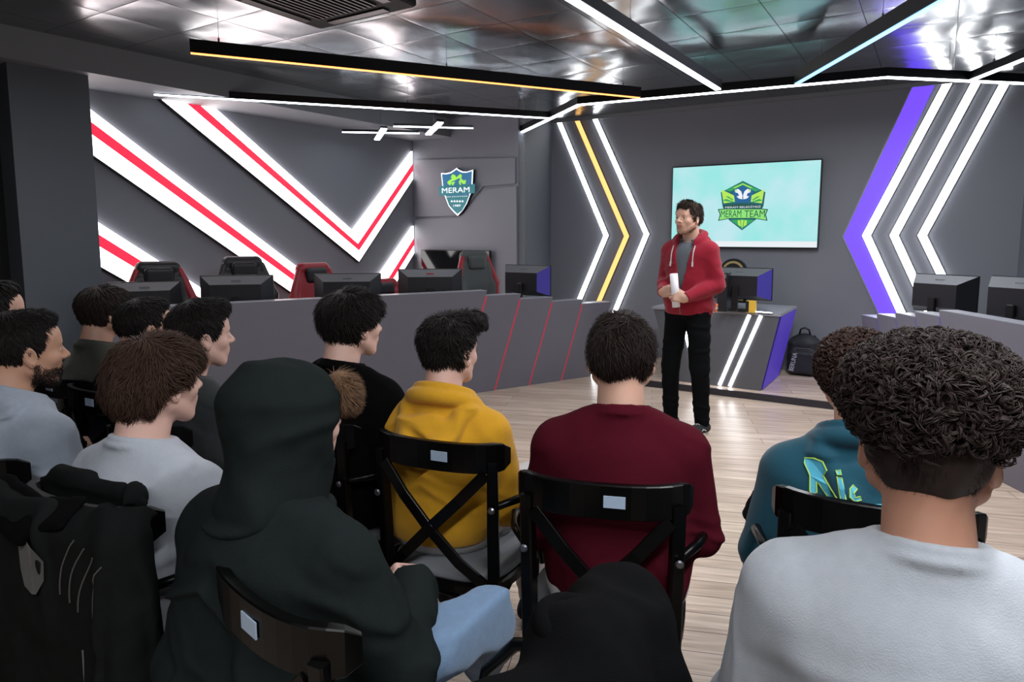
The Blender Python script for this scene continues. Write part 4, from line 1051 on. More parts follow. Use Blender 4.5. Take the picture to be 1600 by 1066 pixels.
def add_hand(s, w, d, n, side, curl=0.35, spread=0.06, k=0.006, thumb=0.7, fr=W0):
    """w wrist, d finger direction, n back-of-hand normal, side = direction of the thumb"""
    w = np.array(w, float); d = np.array(d, float); d /= np.linalg.norm(d)
    n = np.array(n, float); n -= d * (n @ d); n /= np.linalg.norm(n)
    t = np.cross(d, n); 
    if t @ np.array(side, float) < 0: t = -t
    R = np.stack([t, d, n], 1)
    f = Frame(w, R)
    s.box((0.0, 0.047, 0.0), (0.040, 0.048, 0.0145), 0.013, 0.012, fr=f)
    s.cone((0, -0.008, 0), (0, 0.02, 0), 0.024, 0.026, 0.02, fr=f)
    s.cone((0.018, 0.015, -0.004), (0.036, 0.040, -0.010), 0.016, 0.015, 0.012, fr=f)
    for i, (x, L_, r) in enumerate(((0.029, 0.070, 0.0088), (0.0095, 0.078, 0.0090), (-0.0105, 0.072, 0.0086), (-0.0295, 0.058, 0.0076))):
        p = np.array([x, 0.088 - (0.004 if i in (0, 3) else 0) - (0.006 if i == 3 else 0), 0.0]); ang = 0.12 + 0.05 * i; sp = (x / 0.03) * spread
        for j, fl in enumerate((0.45, 0.31, 0.24)):
            ang += curl * (0.8 if j == 0 else 1.15)
            q = p + np.array([math.sin(sp) * math.cos(ang), math.cos(ang), -math.sin(ang)]) * L_ * fl
            s.cone(p, q, r * (1 - 0.07 * j), r * (0.95 - 0.08 * j), 0.003 if j else 0.007, fr=f); p = q
    p = np.array([0.036, 0.032, -0.010])
    for j, L_ in enumerate((0.034, 0.027)):
        a = thumb * (1 - 0.45 * j); q = p + np.array([math.sin(a) * 0.9, math.cos(a), -0.25 - 0.5 * curl * (j + 1)]) / 1.15 * L_ * 1.15
        s.cone(p, q, 0.0112 - 0.001 * j, 0.0100 - 0.001 * j, 0.005, fr=f); p = q
    return f

HV = {}   # hair volumes in head space
def hair_volume(style):
    s = Sdf()
    if style == 'short':
        s.ell((0, -0.018, 0.036), (0.085, 0.106, 0.095)).half((0, 0.058, 0.050), (0, 1, -0.62)).half((0, -0.02, -0.052), (0, 0.10, -1))
        s.ell((0, 0.045, 0.100), (0.055, 0.045, 0.028), 0.03)
    elif style == 'neat':
        s.ell((0, -0.018, 0.034), (0.086, 0.108, 0.096)).half((0, 0.060, 0.060), (0, 1, -0.6)).half((0, -0.02, -0.058), (0, 0.12, -1))
    elif style == 'bowl':        # long fringe, covers the ears' tops
        s.ell((0, -0.012, 0.038), (0.099, 0.118, 0.103)).ell((0, -0.055, -0.02), (0.085, 0.065, 0.075), 0.04)
        s.half((0, 0.066, 0.012), (0, 1, -0.42)).half((0, -0.03, -0.030), (0, 0.62, -1), 0.02).half((0, -0.05, -0.085), (0, 0, -1))
        s.ell((0, 0.062, 0.066), (0.068, 0.042, 0.040), 0.03)
    elif style == 'bowl_short':  # volume above, tight nape
        s.ell((0, -0.014, 0.046), (0.097, 0.115, 0.092)).half((0, 0.062, 0.020), (0, 1, -0.40)).half((0, -0.03, -0.012), (0, 0.25, -1), 0.02)
        s.ell((0, 0.058, 0.062), (0.066, 0.044, 0.044), 0.03)
        t = Sdf(); t.ell((0, -0.018, 0.02), (0.082, 0.102, 0.098)).half((0, 0.004, 0.01), (0, 1, -0.1)).half((0, -0.03, -0.070), (0, 0, -1)); s.sub(t, 0.012)
    elif style == 'quiff':       # tall messy top with a lifted front, short sides
        s.ell((0, -0.008, 0.062), (0.084, 0.106, 0.083)).half((0, 0.07, 0.05), (0, 1, -0.3)).half((0, 0, 0.012), (0, 0.1, -1), 0.02)
        s.ell((0.02, 0.078, 0.108), (0.060, 0.040, 0.036), 0.03).ell((0, -0.06, 0.05), (0.075, 0.06, 0.06), 0.03)
        t = Sdf(); t.ell((0, -0.017, 0.022), (0.080, 0.101, 0.096)).half((0, 0.010, 0.0), (0, 1, -0.25)).half((0, -0.03, -0.068), (0, 0.1, -1)); s.sub(t, 0.012)
    elif style == 'pomp':        # combed up front
        s.ell((0, -0.012, 0.040), (0.086, 0.106, 0.095)).half((0, 0.066, 0.052), (0, 1, -0.5)).half((0, -0.03, -0.060), (0, 0.12, -1))
        s.ell((0, 0.070, 0.103), (0.055, 0.036, 0.032), 0.03).ell((0, 0.010, 0.10), (0.06, 0.06, 0.035), 0.03)
    elif style == 'curly_fade':  # big curly top, faded nape
        s.ell((0, -0.002, 0.078), (0.104, 0.118, 0.076)).half((0, 0.085, 0.03), (0, 1, -0.3)).half((0, 0, 0.046), (0, 0.16, -1), 0.04)
        t = Sdf(); t.ell((0, -0.017, 0.022), (0.0815, 0.103, 0.1)).half((0, -0.012, -0.02), (0, 1, -0.2)).half((0, -0.03, -0.042), (0, 0.1, -1)); s.sub(t, 0.02)
    elif style == 'curly':
        s.ell((0, -0.006, 0.048), (0.100, 0.120, 0.095)).half((0, 0.078, 0.02), (0, 1, -0.35)).half((0, -0.03, -0.055), (0, 0.25, -1), 0.02)
    return s
def strands(vol, hf, kind, n, seed, length=0.05, width=0.0030, lift=0.006, crown=(0, -0.055, 0.14), steps=7, zmin=None, fade=0):
    rs = np.random.RandomState(seed)
    v, f = surfnet(vol, (-0.16, -0.19, -0.14), (0.16, 0.17, 0.2), 0.006)
    N_ = grad(vol, v)
    head = Sdf().ell((0, -0.015, 0.032), (0.073, 0.094, 0.085)); out_ = head(v) > 0.003
    v = v[out_]; N_ = N_[out_]
    if zmin is not None:
        ok = v[:, 2] > zmin + 0.02 * vnoise(v * 30)
        v = v[ok]
    idx = rs.randint(0, len(v), n); p = v[idx] + rs.randn(n, 3) * 0.003; 
    e0 = vol(p)[:, None]; nr = grad(vol, p); p = p - nr * (e0 + 0.004)
    cr = np.array(crown)
    paths = [p.copy()]; norms = [nr]
    if kind == 'curly':
        ln = length * (0.7 + 0.6 * rs.rand(n)); turns = 1.2 + 1.2 * rs.rand(n); ph = rs.rand(n) * 6.28; rad = 0.0055 + 0.0045 * rs.rand(n)
        T = rs.randn(n, 3); T -= nr * (T * nr).sum(1)[:, None]; T /= np.linalg.norm(T, axis=1)[:, None]
        Bt = np.cross(nr, T); P0_ = p; paths = []; norms = []
        chir = np.where(rs.rand(n) > 0.5, 1, -1)
        for i in range(steps):
            t = i / (steps - 1.0); c_ = P0_ + T * (ln * (t - 0.3))[:, None] + nr * (lift * (0.3 + math.sin(math.pi * min(1, t * 0.9))))[:, None] if False else P0_ + T * (ln * (t - 0.3))[:, None] + nr * (lift * (0.2 + math.sin(2.6 * t)))
            a = ph + turns * 6.28 * t * chir; r_ = rad * (1 - 0.3 * t)
            paths.append(c_ + Bt * (r_ * np.cos(a))[:, None] + nr * (r_ * np.sin(a) + 0.002)[:, None]); norms.append(nr)
        k = 4; off = rs.randn(k, n, 3) * 0.0013
        PP = np.stack(paths, 1); PP = np.concatenate([PP + off[j][:, None] for j in range(k)]); NN = np.concatenate([np.stack(norms, 1)] * k)
        ww = np.concatenate([np.linspace(1, 0.45, steps)[None] * (width * (0.7 + 0.6 * rs.rand(n)))[:, None]] * k)
    else:
        ln = length * (0.6 + 0.8 * rs.rand(n)); ds = ln / (steps - 1); wob = rs.randn(n, 3) * 0.35
        for i in range(1, steps):
            t = i / (steps - 1.0)
            fl = p - cr; 
            fl = fl / (np.linalg.norm(fl, axis=1)[:, None] + 1e-6)
            fl[:, 2] -= 0.35
            sw = np.stack([vnoise(p * 16 + 3), vnoise(p * 16 + 31), vnoise(p * 16 + 57)], 1) * (0.9 if kind == 'messy' else 0.45)
            fl = fl + sw + wob * (0.6 if kind == 'messy' else 0.25)
            nr = grad(vol, p); fl -= nr * (fl * nr).sum(1)[:, None] * 0.85; fl /= np.linalg.norm(fl, axis=1)[:, None] + 1e-6
            p = p + fl * ds[:, None]
            tgt = -0.004 + (lift + 0.004) * (t ** 1.3) * (0.4 + 0.9 * ((idx * 7919) % 97) / 97.0)
            nr = grad(vol, p); p = p - nr * ((vol(p) - tgt) * 0.6)[:, None]
            paths.append(p.copy()); norms.append(nr)
        PP = np.stack(paths, 1); NN = np.stack(norms, 1)
        taper = np.array([0.6, 1, 1, 0.95, 0.8, 0.6, 0.15] if steps == 7 else np.linspace(1, 0.2, steps))
        ww = taper[None] * (width * (0.6 + 0.8 * rs.rand(n)))[:, None]
    vs, fs = tubes_mesh(PP, ww, NN, 0.45 if kind != 'curly' else 0.9, 4 if kind != 'curly' else 3)
    vs = (vs @ hf.R.T) * hf.k + hf.o
    return vs, fs
def make_hair(parent, hf, style, material, kind='straight', n=2400, seed=1, name='hair', h=0.005, **kw):
    vol = hair_volume(style)
    if kind == 'messy': vol.fn(lambda P, d: d + 0.007 * vnoise(P * np.array([24, 24, 14]) + seed * 3.3))
    head = Sdf().ell((0, -0.015, 0.032), (0.070, 0.091, 0.082))
    inner = Sdf().sub(vol, 0.0)
    bumpy = Sdf().sub(vol, 0).fn(lambda P, d: d + 0.004 + (0.006 if kind == 'curly' else 0.0018) * vnoise(P * (38 if kind == 'curly' else 60)) + (0.009 * vnoise(P * 17 + seed) if kind == 'messy' else 0.003 * vnoise(P * 20)))
    v, f = surfnet(bumpy, (-0.16, -0.19, -0.14), (0.16, 0.17, 0.2), h)
    v = (v @ hf.R.T) * hf.k + hf.o
    v2, f2 = strands(vol, hf, kind, n, seed, **kw)
    vs_, fs_ = [v, v2], [f, f2 + len(v)]
    if style in ('curly_fade', 'quiff', 'bowl_short'):           # cropped hair on the nape and sides
        t = Sdf(); t.ell((0, -0.017, 0.022), (0.077, 0.099, 0.096)).half((0, -0.004, -0.01), (0, 1, -0.2)).half((0, -0.03, -0.078), (0, 0.1, -1))
        v3, f3 = strands(t, hf, 'straight', 4500, seed + 3, length=0.010, width=0.0008, lift=0.003, steps=4); vs_.append(v3); fs_.append(f3 + len(v) + len(v2))
    return link_mesh(name, np.concatenate(vs_), np.concatenate(fs_), material, parent, True)

class Body:
    """seated or standing figure in its own frame: forward +Y, origin on the floor under the hips"""
    def __init__(s, name_label, x, y, yaw, top, hyaw=0.0, hpitch=0.0, hroll=0.0, lean=0.03, hlean=0.02, standing=False, group=None, wide=1.0, arms=None, hk=1.0, side=0.0, legsp=1.0, hipz=0.56):
        s.root = empty('person', (x, y, 0), -math.radians(yaw), name_label, 'person', group)
        s.standing = standing; s.lean = lean; s.wide = wide
        s.shz = top - 0.335 if not standing else top - 0.325
        s.hip = 0.94 if standing else hipz
        s.c7 = np.array([side * 0.8, lean - 0.015, s.shz + 0.055])
        s.hf = Frame((side, lean + 0.028 + hlean, top - 0.130 * hk), rotm(hpitch, hroll, -hyaw), hk)
        w = 0.163 * wide; z = s.shz
        s.sh = [np.array([sx * w + side * 0.7, lean, z - 0.028]) for sx in (-1, 1)]
        h = s.hip
        if arms is None:
            arms = [dict(el=(sx * 0.212 * wide, lean + 0.02, z - 0.27), wr=(sx * 0.115, lean + 0.235, h + 0.115), d=(-sx * 0.4, 1, -0.25), n=(sx * 0.2, 0.3, 1)) for sx in (-1, 1)]
        s.arms = arms
        if standing:
            s.legs = [((sx * 0.085, 0, 0.92), (sx * 0.105 * legsp, 0.02, 0.50), (sx * 0.115 * legsp, -0.02, 0.09)) for sx in (-1, 1)]
        else:
            s.legs = [((sx * 0.095, 0.02, h - 0.005), (sx * 0.15 * legsp, 0.42, h - 0.005), (sx * 0.155 * legsp, 0.45, 0.10)) for sx in (-1, 1)]
    def torso(s, e=0.0, arms=True, skin=False, neck=True, belly=1.0, drape=0.0):
        """upper body volume inflated by e"""
        S = Sdf(); w = s.wide; ln = s.lean; z = s.shz; h = s.hip; L_ = z - h
        S.ell((0, -0.01, h + 0.02), (0.168 * w + e, 0.122 * w + e, 0.13 + e), 0.05)
        S.ell((0, ln * 0.3, h + L_ * 0.36), ((0.150 * w + e + drape) * belly, 0.112 * w + e + drape, 0.17 + e), 0.07)
        S.ell((0, ln * 0.8, h + L_ * 0.72), (0.152 * w + e + drape, 0.112 * w + e, 0.17 + e), 0.06)
        S.cone(s.sh[0] * [0.68, 1, 1] + [0, 0, -0.035], s.sh[1] * [0.68, 1, 1] + [0, 0, -0.035], 0.070 * w + e, None, 0.045)
        for i in (0, 1):
            a = s.sh[i]; dz = -0.030 if skin else 0.0; S.cone(a * [0.92, 1, 1] + [0, -0.006, 0.008 + dz * 0.5], s.c7 * [1, 1, 1] + [(-1, 1)[i] * 0.028, -0.010, 0.004 + dz], 0.044 + e, (0.030 if skin else 0.040) + e * 0.6, 0.030)
        if arms:
            for i in (0, 1):
                a = s.arms[i]; sh, el, wr = s.sh[i], np.array(a['el'], float), np.array(a['wr'], float)
                S.cone(sh + [0, 0, -0.012], el, 0.052 * w + e, 0.041 + e, 0.03).cone(el, wr, 0.041 + e, 0.028 + e * 0.8, 0.015)
        return S
    def body(s, skinm, nr=0.056, hands=True):
        hd = head_sdf(s.hf, s.c7, nr)
        full = s.torso(0.0, skin=True).sub(hd, 0.02)
        for i in (0, 1):
            a = s.arms[i]; add_hand(full, np.array(a['wr'], float), a['d'], a['n'], a.get('side', (1 if i == 0 else -1, 0, 0.2)), a.get('curl', 0.35), thumb=a.get('thumb', 0.7))
        o = s.hf.o; vs = []; fs = []; nb = 0
        cut = s.c7[2] - 0.005
        regs = [((o[0] - 0.13, o[1] - 0.15, cut), (o[0] + 0.13, o[1] + 0.15, o[2] + 0.14), 0.0034 if hands != 'far' else 0.005)]
        regs.append(((-0.36, -0.20, s.hip - 0.13), (0.36, 0.38, cut + 0.01), 0.010))
        for i in (0, 1):
            a = s.arms[i]; w_ = np.array(a['wr'], float)
            if hands: regs.append((tuple(w_ - 0.135), tuple(w_ + 0.135), 0.0036))
        for lo, hi, h in regs:
            v, f = surfnet(full, lo, hi, h); vs.append(v); fs.append(f + nb); nb += len(v)
        v = np.concatenate(vs); f = np.concatenate(fs)
        cen = v[f].mean(1); q = ((cen - o) @ s.hf.R) / s.hf.k
        mi = ((np.abs(q[:, 0]) < 0.022) & (q[:, 1] > 0.083) & (q[:, 2] > -0.0635) & (q[:, 2] < -0.042)).astype(int)
        b = link_mesh('body', v, f, None, s.root, True, mats=[skinm, M['lip']], midx=mi)
        for sx in (-1, 1):
            c = s.hf.pt(sx * 0.032, 0.0735, 0.0065); R = s.hf.R
            seg = 14; vv = []; ff = []; mm = []; rr = 0.0128 * s.hf.k
            ax = R @ np.array([0, 1, 0]); ex_ = R @ np.array([1, 0, 0]); ez = R @ np.array([0, 0, 1])
            prof = [(math.sin(t) * rr, math.cos(t) * rr) for t in (0.02, 0.22, 0.45, 0.8, 1.3, 2.0, 2.8)]
            q_ = MB(); 
            for a_ in range(len(prof) - 1):
                q_.m = 1 if a_ < 2 else 0
                r0, z0 = prof[a_]; r1, z1 = prof[a_ + 1]
                base = [c + ex_ * r * math.cos(2 * math.pi * k / seg) + ez * r * math.sin(2 * math.pi * k / seg) + ax * z for r, z in ((r0, z0), (r1, z1)) for k in range(seg)]
                q_.add(base, [(k, seg + k, seg + (k + 1) % seg, (k + 1) % seg) for k in range(seg)] + ([tuple(range(seg))] if a_ == 0 else []))
            q_.build('eye', [M['eye_white'], M['iris']], s.root, True)
            p_ = [s.hf.pt(sx * 0.013, 0.091, 0.0235), s.hf.pt(sx * 0.030, 0.0895, 0.0285), s.hf.pt(sx * 0.047, 0.079, 0.0245)]
            MB().tube(p_, [0.0028, 0.0036, 0.0018], 6).build('eyebrow', s.hairm if hasattr(s, 'hairm') else HM['darkbrown'], s.root, True)
        return b
    def wrinkle(s, amp=0.006, seed=0.0, st=(1, 1, 1.6)):
        zlo, zhi = s.hip, s.shz
        def f(P, d):
            Q = P.copy(); sg = np.sign(P[:, 0]); Q[:, 2] = P[:, 2] + 0.45 * np.abs(P[:, 0])       # folds run down and outwards
            t = np.clip((zhi - P[:, 2]) / (zhi - zlo), 0, 1.2)
            k = (0.45 + 0.9 * t) * np.clip(0.65 + 0.9 * vnoise(P * 3.7 + seed), 0.1, 1.5)
            fold = creases(Q, 6.5, (0.55, 0.55, 1.9), seed); f2 = creases(P, 13, (1, 1, 0.7), seed + 7)
            return d - amp * 1.9 * (fold - 0.25) * k - amp * 0.7 * (f2 - 0.25) * k - 0.003 * vnoise(P * 9 + seed)
        return f
    def top(s, name, material, e=0.020, style='crew', amp=0.006, seed=0.0, h=0.0075, cuffs=True, hem=None, belly=1.0, lens=1.0, drape=0.006, zipopen=False):
        S = s.torso(e, belly=belly, drape=drape)
        hem = hem if hem is not None else s.hip - 0.04
        S.fn(s.wrinkle(amp, seed))
        # hem band
        S.half((0, 0, hem), (0, 0, -1), 0.01)
        # free the hands
        for i in (0, 1):
            a = s.arms[i]; el = np.array(a['el'], float); wr = np.array(a['wr'], float); dd = (wr - el) / np.linalg.norm(wr - el)
            S.cone(wr - dd * 0.055, wr - dd * 0.01, 0.034, 0.033, 0.008)
            tip = wr + dd * 0.02
            c = Sdf().cone(wr + dd * 0.055, wr + dd * 0.2, 0.06, None, 0); 
            S.sub(c, 0.004, 's')
        up = (s.hf.pt(0, -0.02, -0.05) - s.c7); up /= np.linalg.norm(up)
        nb = s.c7 + [0, 0.004, -0.004]
        pn = np.array([0, 0.26, 1.0]); pn /= np.linalg.norm(pn); tilt = -math.degrees(math.atan2(pn[1], pn[2]))
        S.cone(s.c7 + [0, -0.008, -0.08], nb + pn * 0.026, 0.085, 0.066, 0.030)
        if style in ('crew', 'hoodup'):
            S.half(nb + pn * 0.034, pn, 0.006); S.cone(nb + pn * 0.08, nb + pn * 0.2, 0.064, None, 0.004, 's')
            S.torus(nb + pn * 0.030, 0.0715, 0.0095, 0.003, rot=rotm(tilt, 0, 0)); S.torus(nb + pn * 0.015, 0.0775, 0.0095, 0.003, rot=rotm(tilt, 0, 0))
        if style == 'polo':
            S.half(nb + pn * 0.04, pn, 0.006); S.torus(nb + pn * 0.038, 0.066, 0.010, 0.006, rot=rotm(tilt, 0, 0)); S.torus(nb + pn * 0.018, 0.075, 0.014, 0.010, rot=rotm(tilt, 0, 0))
        if style == 'hood':
            def back(z, x=0.0):
                ys = np.linspace(-0.32, 0.0, 200); P = np.stack([np.full(200, s.c7[0] + x), ys, np.full(200, z)], 1)
                i = np.argmax(S(P) < 0); return ys[i]
            R = rotm(tilt - 6, 0, 0)
            y0 = back(s.shz - 0.02); y1 = back(s.shz - 0.085)
            S.half(nb + pn * 0.05, pn, 0.006)
            B_ = Sdf(); zt_ = s.shz + 0.045; zb_ = s.shz - 0.085; cx = s.c7[0]
            for sx in (-1, 1):
                B_.cone((cx + sx * 0.105, s.c7[1] - 0.035, zt_), (cx + sx * 0.058, y0 - 0.012, s.shz - 0.035), 0.034, 0.028, 0.02)
                B_.cone((cx + sx * 0.058, y0 - 0.012, s.shz - 0.035), (cx, y1 - 0.012, zb_), 0.028, 0.024, 0.02)
            B_.ell((cx, y0 + 0.006, s.shz - 0.02), (0.095, 0.028, 0.070), 0.02, rot=rotm(-14, 0, 0))
            B_.fn(lambda P, d: d - 0.011 * (creases(P, 9, (0.8, 0.8, 2.0), seed + 5) - 0.25))
            S.sub(B_, 0.008)
            S.torus(nb + pn * 0.016, 0.090, 0.027, 0.012, rot=R, sx=1.10).torus(nb + pn * 0.046, 0.082, 0.013, 0.008, rot=rotm(tilt - 10, 0, 0), sx=1.12)
            S.cone(nb + pn * 0.06, nb + pn * 0.25, 0.068, 0.09, 0.006, 's')
            S.cone((cx, y0 - 0.035, s.shz - 0.005), (cx, y1 - 0.034, zb_), 0.0028, None, 0.006, 's')
        if zipopen:
            S.cone((-0.005, s.lean + 0.17, s.shz - 0.02), (0.0, s.lean + 0.15, s.shz - 0.30), 0.062, 0.018, 0.01, 's')
        lo = (-0.40, -0.30, hem - 0.02); hi = (0.40, 0.48, s.shz + 0.16)
        v, f = surfnet(S, lo, hi, h)
        s.top_sdf = S
        o = link_mesh(name, v, f, material, s.root, True)
        return o
    def trousers(s, material, e=0.016, seed=3.0, h=0.010, amp=0.006, shoes=True, shoe_mat=None):
        S = Sdf(); hz = s.hip
        S.ell((0, -0.01, hz + 0.0), (0.172 * s.wide + e * .5, 0.125 + e * .5, 0.115), 0.05)
        for a, b, c in s.legs:
            S.cone(a, b, 0.078 + e, 0.058 + e, 0.03).cone(b, c, 0.056 + e, 0.043 + e, 0.02)
        S.fn(lambda P, d: d - amp * 1.6 * (creases(P, 7, (0.8, 0.8, 2.0), seed) - 0.25) * (0.8 + 0.5 * vnoise(P * 4)))
        zmin = 0.07 
        S.half((0, 0, zmin), (0, 0, -1), 0.004)
        ztop = hz + 0.10
        S.half((0, 0, ztop), (0, 0, 1), 0.01)
        lo = (-0.32, -0.24, zmin - 0.02); hi = (0.32, 0.60, ztop + 0.03)
        v, f = surfnet(S, lo, hi, h); link_mesh('trousers', v, f, material, s.root, True)
        for a, b, c in s.legs:
            x, y = c[0], c[1]; 
            T = Sdf(); T.box((x, y + 0.055, 0.045), (0.043, 0.135, 0.032), 0.03, 0.02).cone((x, y - 0.02, 0.06), (x, y - 0.01, 0.11), 0.042, 0.040, 0.03).ell((x, y + 0.06, 0.05), (0.045, 0.12, 0.04), 0.02).half((0, 0, 0.020), (0, 0, -1), 0.002)
            v, f = surfnet(T, (x - 0.07, y - 0.12, 0.0), (x + 0.07, y + 0.22, 0.14), 0.006)
            sh_ = link_mesh('shoe', v, f, shoe_mat or M['canvas'], s.root, True)
            ring = [(0.047 * math.cos(t) * (1.0 if math.sin(t) > 0 else 0.86), y + 0.055 + 0.142 * math.sin(t)) for t in np.linspace(0, 2 * math.pi, 28, endpoint=False)]
            q = MB(); q.prism([(x + a_, b_) for a_, b_ in ring], (0, 0, 0), (1, 0, 0), (0, 1, 0), Z, 0.001, 0.030); q.build('sole', M['sole'], sh_)

def look(x, y, tx=1.45, ty=4.97): return math.degrees(math.atan2(tx - x, ty - y))
GRP = None
AUD = 'audience'
def seated(label, px, py, y, top_style, top_mat, hair, hm, skinm, yaw=None, hyaw=None, lean=0.03, hlean=0.02, chair=None, trouser='trouser', hairkw=None, hk=1.0, seed=0.0, crown_add=0.022, tkw=None, bodykw=None, nr=0.056, pose=None, build=True, shoe=None, cdx=0.0, cdy=0.0, cyaw=None, bdx=0.0):
    """px,py: top of the hair in the photograph, y: distance into the room"""
    p = on_y(px, py, y); top = p[2] - crown_add
    lk = look(p[0], p[1]); yaw = lk if yaw is None else yaw
    hy = (lk if hyaw is None else hyaw) - yaw
    a = -math.radians(yaw); c_, s_ = math.cos(a), math.sin(a)
    hx, hyy = (bodykw or {}).get('side', 0.0), lean + 0.028 + hlean - 0.01
    x0 = p[0] - (c_ * hx - s_ * hyy); y0 = p[1] - (s_ * hx + c_ * hyy)
    x0 += bdx
    B = Body(label, x0, y0, yaw, top, hyaw=hy, lean=lean, hlean=hlean, hk=hk, **(bodykw or {}))
    B.hairm = HM[hm]
    if pose: pose(B)
    B.body(SK[skinm], nr)
    B.top('hoodie' if 'hood' in top_style else 'sweater', CL[top_mat], style=top_style, seed=seed, **(tkw or {}))
    B.trousers(CL[trouser], shoe_mat=shoe)
    if hair: make_hair(B.root, B.hf, hair, HM[hm], seed=int(seed * 10) + 1, **(hairkw or {}))
    if chair:
        fw = np.array([-s_, c_]); put_chair(x0 + fw[0] * 0.055 + cdx, y0 + fw[1] * 0.055 + cdy, yaw if cyaw is None else cyaw, chair)
    return B, yaw

# ------------------------------------------------------------------ the audience
B1, _ = seated('person in a light grey sweatshirt with big curly dark hair, nearest at the right', 1466, 508, 0.96, 'crew', 'grey', 'curly_fade', 'curlblack', 'c', yaw=24, hyaw=31, lean=0.05, hlean=0.02,
       crown_add=0.055, seed=1.0, hairkw=dict(kind='curly', n=2300, length=0.036, width=0.0013, lift=0.016, steps=14, zmin=0.046), tkw=dict(e=0.020, h=0.006, amp=0.005), bodykw=dict(wide=1.10), chair='black cross-back chair under the person in the light grey sweatshirt at the right', cdx=0.02, cdy=-0.12, trouser='denim', hk=1.04)
B2, _ = seated('person in a maroon sweater with short dark brown hair, back turned, in the middle', 977, 474, 1.80, 'crew', 'maroon', 'neat', 'darkbrown', 'a', yaw=8, hyaw=10,
       seed=2.0, hairkw=dict(kind='messy', n=6500, length=0.036, width=0.0013, lift=0.010), tkw=dict(e=0.020, belly=1.06, amp=0.005), bodykw=dict(wide=1.02), bdx=-0.008, nr=0.060, chair='black cross-back chair with a white sticker, behind the person in maroon', trouser='white', hk=1.03, cyaw=13, cdx=-0.03)
B3, _ = seated('person in a mustard yellow hoodie with a dark tousled quiff, seated on a cross-back chair', 692, 484, 2.18, 'hood', 'mustard', 'quiff', 'black', 'b', yaw=22, hyaw=38,
       seed=3.0, hairkw=dict(kind='messy', n=5500, length=0.040, width=0.0016, lift=0.012), tkw=dict(e=0.020, h=0.0065, amp=0.006), chair='black cross-back chair with a pale sticker, behind the person in the yellow hoodie', trouser='white', hk=0.95, cdx=0.06, cdy=-0.05, bdx=0.02)
B4, _ = seated('person in a plain black sweatshirt with bowl-cut black hair, left of the yellow hoodie', 546, 443, 2.35, 'crew', 'black', 'bowl_short', 'black', 'b', yaw=34, hyaw=46,
       seed=4.0, hairkw=dict(kind='messy', n=5500, length=0.055, width=0.0016, lift=0.014), tkw=dict(e=0.022), bodykw=dict(wide=1.12), chair='black cross-back chair under the person in black with bowl-cut hair', hk=1.0)
B5, _ = seated('person in a dark teal hoodie with bright lettering on the back and curly brown hair', 1345, 505, 1.78, 'hood', 'teal', 'curly', 'curlbrown', 'd', yaw=12, hyaw=20, lean=0.02,
       crown_add=0.04, seed=5.0, hairkw=dict(kind='curly', n=1500, length=0.028, width=0.0016, lift=0.010, steps=12, zmin=-0.03), tkw=dict(e=0.020, h=0.0065), bodykw=dict(wide=1.06), chair='black cross-back chair behind the person in the teal hoodie', hk=0.95, bdx=0.0, cdx=-0.03, cdy=-0.14, cyaw=24)
B7, _ = seated('person in a pale grey knitted sweater with thick tousled brown hair', 238, 512, 1.68, 'crew', 'greylight', 'bowl', 'brown', 'b', yaw=24, hyaw=34,
       seed=7.0, hairkw=dict(kind='messy', n=6500, length=0.060, width=0.0014, lift=0.015), tkw=dict(e=0.020, h=0.0065, amp=0.006), chair='black cross-back chair with the dark grey jacket hung on it, behind the pale grey sweater', hk=0.97, bodykw=dict(wide=1.04))
B8, _ = seated('bearded person in a blue-grey hoodie with short black hair, at the left edge', 26, 473, 1.98, 'hood', 'greyblue', 'short', 'black', 'd', yaw=26, hyaw=40,
       seed=8.0, hairkw=dict(n=5000, length=0.020, width=0.0013, lift=0.004), tkw=dict(e=0.022, h=0.007), chair='black cross-back chair at the left edge, behind the bearded person', hk=1.0, cyaw=16, bodykw=dict(wide=1.06))
B9, _ = seated('person in an olive shirt with dark hair, by the grey pillar in the back row', 160, 440, 3.0, 'polo', 'olive', 'bowl_short', 'darkbrown', 'a', yaw=32, hyaw=40,
       seed=9.0, hairkw=dict(n=3000, length=0.045, width=0.0024, lift=0.006), tkw=dict(e=0.022), chair='black cross-back chair under the person in the olive shirt', hk=0.98)
B10, _ = seated('person in a navy top with cropped black hair, right of the olive shirt', 222, 457, 2.75, 'crew', 'navy', 'short', 'black', 'a', yaw=28, hyaw=44,
       seed=10.0, hairkw=dict(n=3000, length=0.025, width=0.0020, lift=0.004), tkw=dict(e=0.024), chair='black cross-back chair under the person in the navy top', hk=1.0)
B11, _ = seated('person in a charcoal shirt with black hair combed up at the front', 306, 461, 2.32, 'crew', 'charcoal', 'pomp', 'black', 'b', yaw=34, hyaw=48,
       seed=11.0, hairkw=dict(n=4200, length=0.032, width=0.0016, lift=0.006), tkw=dict(e=0.022), chair='black cross-back chair under the person in the charcoal shirt', hk=0.98)
B12, _ = seated('person mostly outside the picture, forehead and dark hair showing at the left edge', -22, 430, 2.45, 'crew', 'black', 'short', 'black', 'a', yaw=36, hyaw=46,
       seed=12.0, hairkw=dict(n=1600, length=0.03, width=0.003, lift=0.004), tkw=dict(e=0.022, h=0.012), chair='black cross-back chair under the person mostly outside the left edge', hk=1.0)

